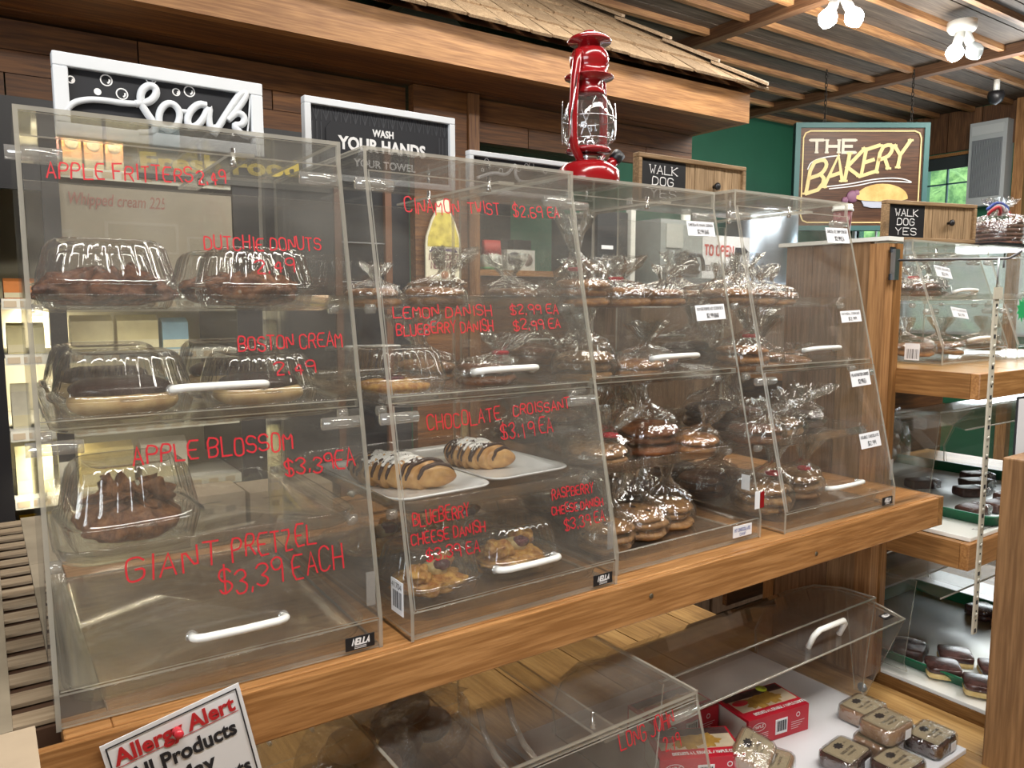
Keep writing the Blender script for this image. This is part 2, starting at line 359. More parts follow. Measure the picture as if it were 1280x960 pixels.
for i, W in enumerate((W1, W2, W3)):
    wnd = thing('window_%d' % (i + 1), '', 'window', (XF, 0, 0)); del wnd['category']; del wnd['label']; wnd['kind'] = 'structure'
    a, bq, c, d = W; t = .03
    fr = B()
    for q in (((-.03, a - t, c - t), (.04, bq + t, c)), ((-.03, a - t, d), (.04, bq + t, d + t)), ((-.03, a - t, c), (.04, a, d)), ((-.03, bq, c), (.04, bq + t, d))): fr.box(*q)
    obj('window_frame', fr, TEAL if i == 0 else WHITE, wnd)
    mu = B(); mu.box((.0, (a + bq) / 2 - .006, c), (.02, (a + bq) / 2 + .006, d)); mu.box((0, a, (c + d) / 2 - .006), (.02, bq, (c + d) / 2 + .006)); obj('mullion', mu, TEAL if i == 0 else WHITE, wnd)
    obj('pane', B().box((.03, a, c), (.034, bq, d)), GLASS, wnd)
    if i == 2:
        cu = B(); cu.loft([[(-.035 + .008 * math.sin(j * .9), a + (bq - a) * j / 90, z) for j in range(91)] for z in (c - .02, d + .02)], False, False, 0, True, closed=False); obj('sheer_curtain', cu, clear('sheer_white_fabric', (.85, .9, .95), .75, .02, .5, (.85, .9, .95), scratch=False), wnd)
    if i == 0:
        sh = B(); sh.box((-.025, a, d - .10), (-.015, bq, d)); obj('roller_blind', sh, plain('dark_blind', (.03, .04, .045), .7), wnd)
        obj('blind_rail', B().box((-.05, a - .05, d - .0), (-.02, bq + .05, d + .025)), FASC, wnd)
        obj('window_sill', B().box((-.05, a - .03, c - .1), (0, bq + .03, c)), WHITE, wnd)
# garden trees outside the far windows
LEAF = pastry('leafy_green', (.30, .52, .16), (.07, .18, .05), .8, 6, .7)
for i, (tx, ty, tz, tr) in enumerate([(11.5, 2.6, 1.5, 1.5), (13.5, 6.4, .9, 1.9), (9.6, 5.4, 0.3, .9)]):
    b = B(); rings = []
    for a in range(1, 12):
        th = PI * a / 12; rings.append([tuple(Vector((math.sin(th) * math.cos(2 * PI * j / 20), math.sin(th) * math.sin(2 * PI * j / 20), math.cos(th))) * tr * (1 + .35 * noise.noise(Vector((a, j % 20, i * 9)) * .9))) for j in range(20)])
    b.loft(rings, True, True, 0, True)
    tb = thing('leafy_tree', ['leafy green tree outside the upper far window', 'leafy green tree outside the lower far window, behind', 'low leafy green tree outside the lower far window'][i], 'tree', (tx, ty, tz))
    obj('crown', b, LEAF, tb); obj('trunk', B().lathe([(.09, -3), (.06, -.5)], 8), JOISTD, tb)

# ceiling: boards, joists, beams
ce = struct('ceiling', B().box((-3, -4, CZ), (XF + .1, YB + .1, CZ + .05)), CBOARD)
for k in range(14):
    y0 = .9 + k * .19
    obj('plank', B().box((1.6, y0, CZ - .012 - (k % 3) * .002), (XF, y0 + .184, CZ)), CBOARD, ce)
beams = [1.84, 3.60, 5.33]
for bx in beams:
    obj('beam', B().box((bx - .03, -3.9, 1.965), (bx + .035, YB, CZ)), JOISTD, ce)
xs = [1.0] + beams + [XF]
for k in range(9):
    y0 = 1.16 + k * .283
    for i in range(4):
        if i == 0 and k > 0: continue
        obj('joist', B().box((xs[i] + .031 if i else 1.0, y0, 1.995), (xs[i + 1] - .031, y0 + .036, CZ - .012)), JOIST, ce)
for k in range(8):
    y0 = -2.6 + k * .45
    obj('joist', B().box((-3, y0, 1.99), (XF, y0 + .038, CZ)), JOIST, ce)

# ================================================================== CANOPY over the back counter
FX1 = 2.82
can = thing('shingled_canopy', 'wooden canopy with cedar shingle roof over the back counter', 'canopy', (0, 1.4, 1.235))
obj('fascia_board', B().box((-1.2, -.012, 0), (FX1, .03, .125)), FASC, can)
obj('fascia_board', B().box((FX1 - .03, .03, 0), (FX1, 1.3, .125)), FASC, can)
for k in range(6):
    obj('soffit_board', B().box((-1.2, .03 + k * .21, .0 - .001 * (k % 2)), (FX1 - .03, .03 + k * .21 + .205, .015)), PLANKX, can)
m = .72; zt = .136
deck = B(); deck.add([(-1.2, -.03, zt), (FX1 + .02, -.03, zt), (FX1 + .02 - 1.1, 1.07, zt + 1.1 * m), (-1.2, 1.07, zt + 1.1 * m), (FX1 + .02, 1.3, zt), (FX1 - 1.08, 1.3, zt + 1.1 * m)],
    [(0, 1, 2, 3), (1, 4, 5, 2)]); obj('roof_deck', deck, PLANKX, can)
sl = math.hypot(1, m); nv = Vector((0, -m, 1)).normalized(); uv = Vector((0, 1, m)).normalized()
rs = random.Random(3)
for c in range(5):
    x = -.35 + rs.uniform(0, .06); s0 = c * .175
    while x < FX1:
        wd = rs.uniform(.085, .15); y0 = -.055 + (s0 - rs.uniform(0, .012)) / sl
        xm = FX1 + .04 - (y0 + .05)
        if x + 0.03 > xm: break
        x2 = min(x + wd, xm + .01)
        vis = x2 > -.3 + c * .45
        if vis:
            o0 = Vector((x, -.055, zt)) + uv * (s0 - rs.uniform(0, .012)) + nv * .012
            ln = .30; x3 = min(x2, max(xm - ln / sl + .02, x + .02)); lift = nv * rs.uniform(.006, .010)
            a = o0 + lift; bb = Vector((x2 - .005, o0.y, o0.z)) + lift; cc = Vector((x3 - .004, 0, 0)) + Vector((0, o0.y, o0.z)) + uv * ln - nv * .004; dd = o0 + uv * ln - nv * .004
            if cc.x <= a.x: cc.x = a.x + .02
            q = B(); t = nv * -.009
            q.add([a, bb, cc, dd, a + t, bb + t, cc + t, dd + t], [(0, 1, 2, 3), (7, 6, 5, 4), (0, 4, 5, 1), (1, 5, 6, 2), (2, 6, 7, 3), (3, 7, 4, 0)])
            obj('shingle', q, SHING, can)
        x += wd + .003
hd = Vector((-1, 1, m)); hl = hd.length; hd.normalize()
for k in range(6):
    p0 = Vector((FX1 + .045, -.075, zt + .012)) + hd * (k * .235)
    sx = Vector((0.55, .83, -.25)).normalized(); sy = Vector((-.83, -.55, -.30)).normalized(); up = Vector((0, 0, 1))
    for sd in (sx, sy):
        q = B(); ln = hd * .27; lift = up * (.022 + .001 * k); ww = sd * .06; t = Vector((0, 0, -.012))
        a = p0 + lift; b2 = p0 + ww + lift; c2 = p0 + ww + ln + up * .006; d2 = p0 + ln + up * .006
        q.add([a, b2, c2, d2, a + t, b2 + t, c2 + t, d2 + t], [(0, 1, 2, 3), (7, 6, 5, 4), (0, 4, 5, 1), (1, 5, 6, 2), (2, 6, 7, 3), (3, 7, 4, 0)])
        obj('ridge_cap', q, SHING, can)
# header planks on the back of the aisle
hdw = thing('plank_header', 'dark cedar plank header above the black cooler', 'paneling', (0, 1.7, 1.02))
rows = [(.125, .205, [-.6, .40, 1.29]), (.062, .123, [-.6, .18, .80, 1.29]), (.0, .060, [-.6, .058, .62, .98, 1.29])]
for z0, z1, xs_ in rows:
    for i in range(len(xs_) - 1): obj('plank', B().box((xs_[i] + .002, 0, z0), (xs_[i + 1] - .002, .02, z1)), PLANKX, hdw)
for z0, z1, xs_ in [(.13, .21, [1.60, 2.3, 2.8]), (.05, .128, [1.60, 1.84, 2.5, 2.8])]:
    for i in range(len(xs_) - 1): obj('plank', B().box((xs_[i] + .002, 0, z0), (xs_[i + 1] - .002, .02, z1)), PLANKX, hdw)
pil = thing('timber_pillar', 'wide timber pillar holding the canopy behind the cinnamon twist case', 'pillar', (1.44, 1.66, FZ))
obj('pillar_board', B().box((-.14, 0, 0), (.085, .04, -FZ + 1.232)), PLANKX, pil)
obj('pillar_board', B().box((.088, -.01, 0), (.135, .05, -FZ + 1.232)), wood('brown_upright', (.12, .05, .02), (.24, .11, .04), (.34, .17, .07), 'z', .5, .8, .1), pil)

# ================================================================== COOLER and goods behind the cases
cool = thing('drinks_cooler', 'black glass-fronted drinks cooler behind the apple fritter case', 'cooler', (0, 1.7, FZ))
H0 = 1.02 - FZ
cb = B(); cb.box((-.75, .0, H0 - .05), (1.0, .6, H0)); cb.box((-.75, .0, 0), (1.0, .6, .35)); cb.box((-.75, 0, .35), (.012, .6, H0 - .05)); cb.box((.66, 0, .35), (1.0, .6, H0 - .05)); cb.box((.05, .55, .35), (.66, .6, H0 - .05))
obj('body', cb, BLACK, cool)
obj('inner_lining', B().box((.013, .53, .35), (.659, .549, H0 - .05)), plain('cooler_white_lining', (.80, .76, .62), .6), cool)
obj('mullion', B().box((.128, -.012, .35), (.172, .02, H0 - .05)), BLACK, cool)
obj('corner_panel', B().box((.011, -.012, .765 - FZ), (.13, .0, H0 - .045)), BLACK, cool)
obj('header_panel', B().box((.385, -.012, .825 - FZ), (.985, .0, H0 - .045)), plain('dark_olive_panel', (.05, .048, .04), .5), cool)
ftext('lettering', 'Fresh Food', .075, YEL, cool, (.385, -.014, .848 - FZ), (R(90), R(-2.5), 0), .035, width=.49)
obj('door_glass', B().box((.172, -.006, .35), (.658, -.002, H0 - .16)), GLASS, cool)
for zz in (-.36, -.12, .08, .30, .46, .84):
    sh = obj('shelf', B().box((.014, .02, zz - FZ - .012), (.655, .5, zz - FZ)), plain('white_shelf', (.75, .74, .68), .5), cool)
    obj('price_rail', B().box((.014, -.0, zz - FZ - .03), (.655, .02, zz - FZ)), plain('price_rail_white', (.80, .78, .66), .5), sh)
    lb = B()
    for i in range(12): lb.box((.02 + i * .053, -.002, zz - FZ - .024), (.02 + i * .053 + .03, .0, zz - FZ - .006))
    obj('price_labels', lb, plain('price_label_tan', (.62, .50, .34), .6), sh)['kind'] = 'stuff'
obj('display_panel', B().box((.173, .0, .46 - FZ), (.655, .008, .79 - FZ)), plain('beige_panel', (.40, .35, .27), .6, var=.1, bscale=4), cool)
ftext('lettering', 'Whipped cream 225g', .05, plain('faded_red_ink', (.35, .13, .10), .6), cool, (.19, -.004, .735 - FZ), (R(90), 0, R(1)), .005, width=.28, shear=.2)
obj('lamp_strip', B().box((.06, .03, H0 - .075), (.65, .09, H0 - .06)), plain('cooler_lamp_glow', (1, .92, .70), .5, emit=4), cool)
la = area('cooler_lamp_light', (.36, 1.75, .95), (R(25), 0, 0), .5, .05, 5, (1, .88, .62)); la2 = area('cooler_lamp_light', (.12, 1.95, .2), (R(40), 0, 0), .1, .9, 4, (1, .88, .62))
# cartons in the cooler: (x0,x1,zshelf,height,colour,name,label,cat)
CG = [(.125, .185, .84, .125, (.72, .28, .30), 'pink and cream juice carton, leftmost on the top cooler shelf'),
 (.190, .243, .84, .12, (.72, .33, .10), 'orange juice carton beside the pink one on the top cooler shelf'),
 (.247, .300, .84, .118, (.68, .32, .12), 'middle orange juice carton on the top cooler shelf'),
 (.304, .355, .84, .115, (.66, .30, .12), 'orange juice carton nearest the yellow lettering on the top cooler shelf'),
 (.022, .118, .46, .06, (.85, .30, .08), 'orange carton on the narrow cooler shelf at left'),
 (.022, .118, .30, .09, (.80, .72, .40), 'pale yellow carton stacked low on the narrow cooler shelf'),
 (.022, .120, -.36, .17, (.90, .62, .03), 'bright yellow juice carton at the bottom of the cooler'),
 (.185, .30, .30, .11, (.82, .72, .42), 'cream and pink box on the middle cooler shelf'),
 (.31, .43, .30, .11, (.80, .70, .38), 'cream yellow box on the middle cooler shelf'),
 (.44, .52, .30, .10, (.30, .50, .62), 'blue and white box on the middle cooler shelf'),
 (.022, .118, .08, .13, (.80, .76, .60), 'white milk carton on the narrow cooler shelf at left'),
 (.022, .118, -.12, .14, (.72, .70, .45), 'pale green carton under the milk carton in the cooler'),
 (.19, .34, -.12, .13, (.80, .66, .30), 'yellow drinks carton on the fourth cooler shelf'),
 (.36, .50, -.12, .13, (.75, .70, .58), 'white drinks carton on the fourth cooler shelf'),
 (.19, .40, -.36, .13, (.78, .72, .50), 'cream carton on the lowest cooler shelf behind glass')]
for i, (x0, x1, zs, h, c, lab) in enumerate(CG):
    t = thing('drink_carton', lab, 'carton', ((x0 + x1) / 2, 1.76, zs), group='cartons in the drinks cooler')
    hw = (x1 - x0) / 2 - .001
    bd = B().box((-hw, 0, 0), (hw, .08, h * .84)); bd.add([(-hw, 0, h * .84), (hw, 0, h * .84), (hw, .08, h * .84), (-hw, .08, h * .84), (-hw, .036, h), (hw, .036, h), (hw, .044, h), (-hw, .044, h)], [(0, 1, 5, 4), (2, 3, 7, 6), (4, 5, 6, 7), (0, 4, 7, 3), (1, 2, 6, 5)])
    obj('carton_body', bd, plain('carton_%d' % i, c, .5, var=.12, bscale=25), t)
    bl = B().box((-hw * .99, -.002, h * .05), (hw * .99, 0, h * .30)); obj('label_band', bl, plain('carton_cream', (.84, .76, .50), .5), t)
    if i < 4: obj('picture_patch', B().lathe([(hw * .75, 0), (hw * .6, .001), (0.001, .001)], 16), plain('carton_picture', (.50, .42, .30), .6, var=.5, bscale=90), t, (0, -.0005, h * .66), (R(90), 0, 0))

for i, (cx, w_, h_) in enumerate([(.505, .21, .115), (.76, .27, .105)]):
    t = thing('cardboard_case', ['brown cardboard case with dark stamps behind the giant pretzel price', 'brown cardboard case beside the first one, nearer the croissants'][i], 'box', (cx, 1.5, -.25))
    obj('box_body', B().box((-w_ / 2, 0, 0), (w_ / 2, .17, h_)), CARD, t)
    st = B(); 
    for q in range(3): st.lathe([(.018, 0), (.018, .002)], 14, (0, 0, 0))
    pr = B()
    for q, sx in enumerate((-.06, -.005, .06)): pr.box((sx - .015, -.002, h_ * .5), (sx + .015, 0, h_ * .5 + .018))
    ribbon(pr, [(-w_ * .35, h_ * .8), (w_ * .15, h_ * .8)], .003, lambda u, v: (u, -.002, v))
    obj('printed_marks', pr, plain('stamp_brown', (.12, .09, .07), .7), t)
st = thing('stock_bench', 'low wooden stock bench behind the cases', 'bench', (.7, 1.5, FZ))
obj('bench_top', B().box((-.6, -.04, -.27 - FZ), (.75, .18, -.25 - FZ)), MAPLE, st)
for sx in (-.57, .7): obj('leg', B().box((sx, 0, 0), (sx + .04, .16, -.27 - FZ)), MAPLE, st)
obj('bench_back', B().box((-.6, .165, 0), (.75, .18, -.27 - FZ)), PLANKX, st)

# dark door, bottle sign, shelf goods
dd = thing('dark_glass_cabinet', 'dark glazed cabinet between the cooler and the timber pillar', 'cabinet', (1.15, 1.72, FZ))
obj('cabinet_body', B().box((-.14, 0, 0), (.155, .4, 1.0 - FZ)), plain('navy_black', (.018, .022, .032), .3), dd)
obj('door_frame', B().box((-.145, -.02, 0), (-.12, 0, 1.0 - FZ)).box((.05, -.02, 0), (.075, 0, 1.0 - FZ)), plain('red_brown_trim', (.14, .06, .03), .5), dd)
obj('door_glass', B().box((-.12, -.01, .3), (.05, -.006, .98 - FZ)), GLASS, dd)
obj('shelf', B().box((-.12, -.012, .52 - FZ), (.05, .0, .525 - FZ)).box((-.12, -.012, .66 - FZ), (.05, .0, .664 - FZ)), STEEL, dd)
bs = thing('bottle_sign', 'bottle-shaped yellow and cream juice sign on the timber pillar', 'sign', (1.405, 1.645, .53))
prof = [(-.075, 0), (.075, 0), (.075, .13), (.072, .16), (.05, .22), (.028, .26), (.024, .30), (-.024, .30), (-.028, .26), (-.05, .22), (-.072, .16), (-.075, .13)]
obj('sign_board', B().slab([(x, 0, z) for x, z in prof], (0, -1, 0), .008, 0), plain('sign_cream_edge', (.72, .68, .52), .6), bs)
obj('yellow_juice_panel', B().slab([(x * .9, -.009, z) for x, z in [(-.075, .125), (.075, .125), (.072, .16), (.05, .215), (.03, .25), (-.03, .25), (-.05, .215), (-.072, .16)]], (0, -1, 0), .001, 0), plain('juice_yellow', (.62, .52, .10), .5, var=.35, bscale=40), bs)
obj('printed_band', B().slab([(x, -.009, z) for x, z in [(-.05, .118), (.05, .118), (.06, .104), (0, .11), (-.06, .104)]], (0, -1, 0), .001, 0), plain('purple_ink', (.12, .08, .20), .6), bs)
lt = B(); mpb = lambda u, v: (u, -.0105, v)
write(lt, 'NANTUCKET', mpb, -.062, .076, .021, .13, .0036, serif=.12); write(lt, 'NECTARS', mpb, -.054, .045, .023, .112, .0038, serif=.12)
obj('lettering', lt, plain('maroon_ink', (.16, .035, .06), .6), bs)
obj('printed_fruit', B().lathe([(.016, 0), (.012, .002), (.001, .003)], 14), plain('peach_ink', (.60, .28, .16), .6), bs, (.005, -.009, .02), (R(90), 0, 0))

bc = thing('back_counter', 'long brown back counter under the canopy', 'counter', (1.6, 1.75, FZ))
obj('counter_top', B().box((0, -.05, .555 - FZ), (.50, .35, .578 - FZ)), MAPLE, bc)
obj('counter_top', B().box((.50, -.45, .50 - FZ), (2.4, .35, .53 - FZ)), STEEL, bc, label='steel counter top')
obj('cabinet_front', B().box((.0, -.02, 0), (.5, .33, .555 - FZ)), PLANKX, bc)
for k in range(4): obj('cabinet_door', B().box((.52 + k * .47, -.43, .1), (.97 + k * .47, .33, .49 - FZ)), wood('brown_door', (.10, .06, .035), (.16, .10, .06), (.22, .14, .09), 'z', .5, .8, .2), bc)
obj('back_panel', B().box((0, .34, .58 - FZ), (.42, .36, 1.05 - FZ)), plain('dark_backdrop', (.04, .035, .035), .6), bc)  # near-black backdrop behind the shelf goods
g1 = thing('coffee_bag', 'red-topped white and green coffee bag behind the cinnamon twist price', 'bag', (1.685, 1.74, .578))
obj('bag_body', B().loft([rrect(.045, .02, .01, 3, 0), rrect(.045, .02, .01, 3, .06)]), plain('bag_white', (.62, .66, .60), .5), g1)
obj('bag_band', B().loft([rrect(.0455, .0205, .01, 3, .002), rrect(.0455, .0205, .01, 3, .012)]), plain('bag_green', (.10, .28, .12), .5), g1)
obj('bag_top', B().loft([rrect(.043, .019, .01, 3, .06), rrect(.040, .010, .005, 3, .12)]), plain('bag_red', (.45, .06, .05), .5), g1)
mk = B(); write(mk, 'IO', lambda u, v: (u, -.021, v), -.016, .022, .022, .034, .003); obj('lettering', mk, INK, g1)
g2 = thing('coffee_box', 'white box with a round grey picture beside the coffee bag', 'box', (1.84, 1.74, .578))
obj('box_body', B().box((-.09, -.02, 0), (.05, .03, .085)), plain('box_white', (.62, .62, .58), .5), g2)
obj('picture', B().lathe([(.032, 0), (.03, .002), (.001, .002)], 18), plain('picture_grey', (.10, .10, .11), .5, var=.6, bscale=60), g2, (-.055, -.02, .045), (R(90), 0, 0))
obj('picture', B().lathe([(.026, 0), (.025, .002), (.001, .002)], 18), plain('picture_grey2', (.28, .22, .20), .5, var=.6, bscale=60), g2, (.012, -.02, .045), (R(90), 0, 0))
obj('lid', B().box((-.06, -.02, .086), (.03, .02, .125)), BLACK, g2)
g3 = thing('coffee_machine', 'black coffee machine with white labels behind the cinnamon twist case', 'machine', (2.0, 1.45, .53))
obj('machine_body', B().box((-.0, 0, 0), (.16, .3, .28)), plain('machine_black', (.03, .032, .036), .35), g3)
obj('machine_label', B().box((.02, -.003, .13), (.08, 0, .145)), PAPER, g3); obj('machine_label', B().box((.03, -.003, .06), (.09, 0, .075)), PAPER, g3)
obj('side_post', B().box((.17, -.01, 0), (.195, .02, .34)), WHITEP, g3)
g4 = thing('coffee_brewer', 'grey steel coffee brewer behind the case without its lower door', 'machine', (2.48, 1.45, .53))
obj('brewer_body', B().box((-.13, 0, .0), (.13, .28, .27)), plain('brewer_grey', (.33, .36, .36), .4), g4)
obj('brewer_panel', B().box((-.10, -.006, .15), (.0, 0, .25)), plain('brewer_panel_grey', (.50, .52, .50), .4), g4)
obj('drip_tray', B().box((-.13, -.08, 0), (.13, 0, .02)), STEEL, g4)
g5 = thing('coffee_pot', 'glass coffee pot with a black handle on the brewer', 'pot', (2.42, 1.37, .552))
obj('pot_glass', B().lathe([(.05, 0), (.062, .02), (.06, .05), (.042, .085)], 20), clear('smoked_glass', (.35, .30, .27), .02, .08, scratch=False), g5)
obj('pot_lid', B().lathe([(.045, .085), (.045, .10), (.02, .105)], 20), BLACK, g5)
obj('handle', B().tube([(.04, 0, .095), (.09, 0, .095), (.105, 0, .07), (.11, 0, .03)], .008), BLACK, g5)
pl = thing('white_pole', 'white steel pole behind the case without its lower door', 'pole', (2.66, 1.6, .53))
obj('pole', B().lathe([(.022, 0), (.022, .34)], 14), WHITEP, pl)
so = thing('order_sign', 'white takeout sign with a black arrow behind the third case', 'sign', (2.98, 1.65, .555))
obj('sign_board', B().box((-.21, 0, 0), (.21, .006, .215)), PAPER, so)
sl_ = B(); mps = lambda u, v: (u, -.0015, v)
write(sl_, 'TO OPEN', mps, -.13, .12, .045, .215, .010); obj('lettering', sl_, plain('sign_red', (.55, .06, .05), .5), so)
sl2 = B(); write(sl2, 'PLATES TO GO THIS COUNTER', mps, -.175, .045, .024, .34, .004); ribbon(sl2, [(.10, .145), (.15, .145)], .035, mps); sl2.add([mps(.15, .115), mps(.19, .145), mps(.15, .175)], [(0, 1, 2)])
obj('arrow_and_lettering', sl2, INK, so)
obj('printed_lemon', B().lathe([(.02, 0), (.015, .002), (.001, .003)], 12), YEL, so, (-.165, -.001, .14), (R(90), 0, 0))
dr = thing('steel_urn', 'tall shiny steel urn behind the third and fourth cases', 'urn', (3.36, 1.75, .53))
obj('urn_body', B().lathe([(.20, 0), (.205, .02), (.205, .36), (.19, .39), (.05, .42)], 32), plain('urn_steel', (.55, .66, .80), .28, 1.0), dr)
obj('tap', B().lathe([(.012, 0), (.012, .05), (.02, .055), (.0, .06)], 10), WHITEP, dr, (.12, -.19, .06))
obj('lid_knob', B().lathe([(.015, .42), (.02, .44), (.0, .45)], 10), BLACK, dr)

# ================================================================== FRONT COUNTER
ctr = thing('display_counter', 'honey maple counter carrying the four acrylic cases', 'counter', (0, 0, 0))
bevel(obj('counter_top', B().box((.052, -.020, -.022), (1.78, .62, 0)).box((.006, -.020, -.022), (.052, .028, 0)), MAPLE, ctr), .002)
bevel(obj('front_board', B().box((-.9, -.0305, -.069), (1.775, -.0205, -.0015)), MAPLE, ctr), .002)
obj('end_board', B().box((1.776, -.030, -.069), (1.795, .62, -.001)), MAPLEY, ctr, label='paler end board')
for (sx, sz) in [(.845, -.03), (1.30, -.045)]:
    obj('screw', B().lathe([(.0045, 0), (.004, .0015), (.001, .001)], 10), plain('dull_screw', (.20, .17, .12), .4, .8), ctr, (sx, -.0305, sz), (R(90), 0, 0))
lw = thing('lower_shelf', 'lower wooden shelf of the counter with a gap between its boards', 'shelf', (0, 0, -.52))
xx = -.9
while xx < 1.80:
    wd = .215
    if abs(xx - 1.68) < .12: pass
    obj('shelf_board', B().box((xx, -.42, -.022), (min(xx + wd - .004, 1.80), .95, 0)), SHELFW, lw); xx += wd + (.035 if 1.5 < xx < 1.7 else 0)
obj('front_rail', B().box((-.9, -.44, -.07), (2.7, -.42, .0)), MAPLE, lw)
for sx in (-.3, 1.70): obj('leg', B().box((sx, -.3, FZ + .52), (sx + .07, -.23, -.022)), PINEZ, lw)
for sx in (-.3, 1.70): obj('leg', B().box((sx, .85, FZ + .52), (sx + .07, .92, -.022)), PINEZ, lw)
gab = thing('wooden_gable', 'tall brown wooden gable at the end of the counter by the fourth case', 'panel', (1.80, 0, -.52))
for k in range(3):
    y0 = .185 + k * .081
    obj('gable_board', B().box((0, y0, 0), (.018, y0 + .079, 1.12)), DARKZ if k else wood('tan_gable', (.20, .11, .05), (.33, .195, .10), (.44, .28, .155), 'z', .5, .8, .05), gab)
obj('gable_board', B().box((0, .43, 0), (.018, .465, .50)), PINEZ, gab)
obj('post', B().box((-.004, .14, 0), (.034, .183, 1.115)), PINEZ, gab)
obj('post', B().box((.037, .135, 0), (.062, .19, 1.115)), wood('orange_post', (.22, .10, .03), (.36, .18, .06), (.46, .25, .10), 'z', .5, .8, .05), gab)
obj('top_strip', B().box((-.006, .135, 1.121), (.062, .45, 1.131)), WHITEP, gab)
# slatted side table
stb = thing('slatted_table', 'worn slatted side table left of the apple fritter case', 'table', (0, 0, 0))
obj('side_rail', B().box((-.30, .03, -.032), (-.037, .98, -.0005)), plain('worn_beige_board', (.36, .30, .215), .7, var=.25, bscale=9), stb)
obj('side_rail', B().box((.006, .63, -.007), (.20, .98, -.0005)), plain('worn_beige_board', (.36, .30, .215), .7), stb)
obj('side_rail', B().box((.0062, .10, -.007), (.051, .628, -.0002)), plain('worn_beige_board', (.36, .30, .215), .7), stb)
for k in range(17):
    y = .035 + k * .056
    obj('slat', B().box((-.0368, y, -.005), (.0055, y + .031, -.0005)), SLAT, stb)
obj('under_board', B().box((-.30, .03, -.06), (.20, .98, -.0075)), plain('dark_slot_wood', (.075, .036, .018), .7), stb)
for sx, sy in ((-.28, .05), (.14, .92), (-.28, .92)): obj('leg', B().box((sx, sy, FZ), (sx + .04, sy + .04, -.06)), PINEZ, stb)

# cardboard box in the near corner
bx = thing('cardboard_box', 'plain beige cardboard box in front of the counter at its left end', 'box', (-.21, -.24, -.52))
bq = B(); bq.box((-.19, -.15, 0), (.19, .15, .573)); o_ = bevel(obj('box_body', bq, CARD, bx), .004); o_.location = (0, 0, 0)
obj('box_flap', B().box((-.19, -.0, .574), (.19, .15, .577)), CARD, bx); obj('box_flap', B().box((-.19, -.15, .574), (.19, -.003, .577)), CARD, bx)

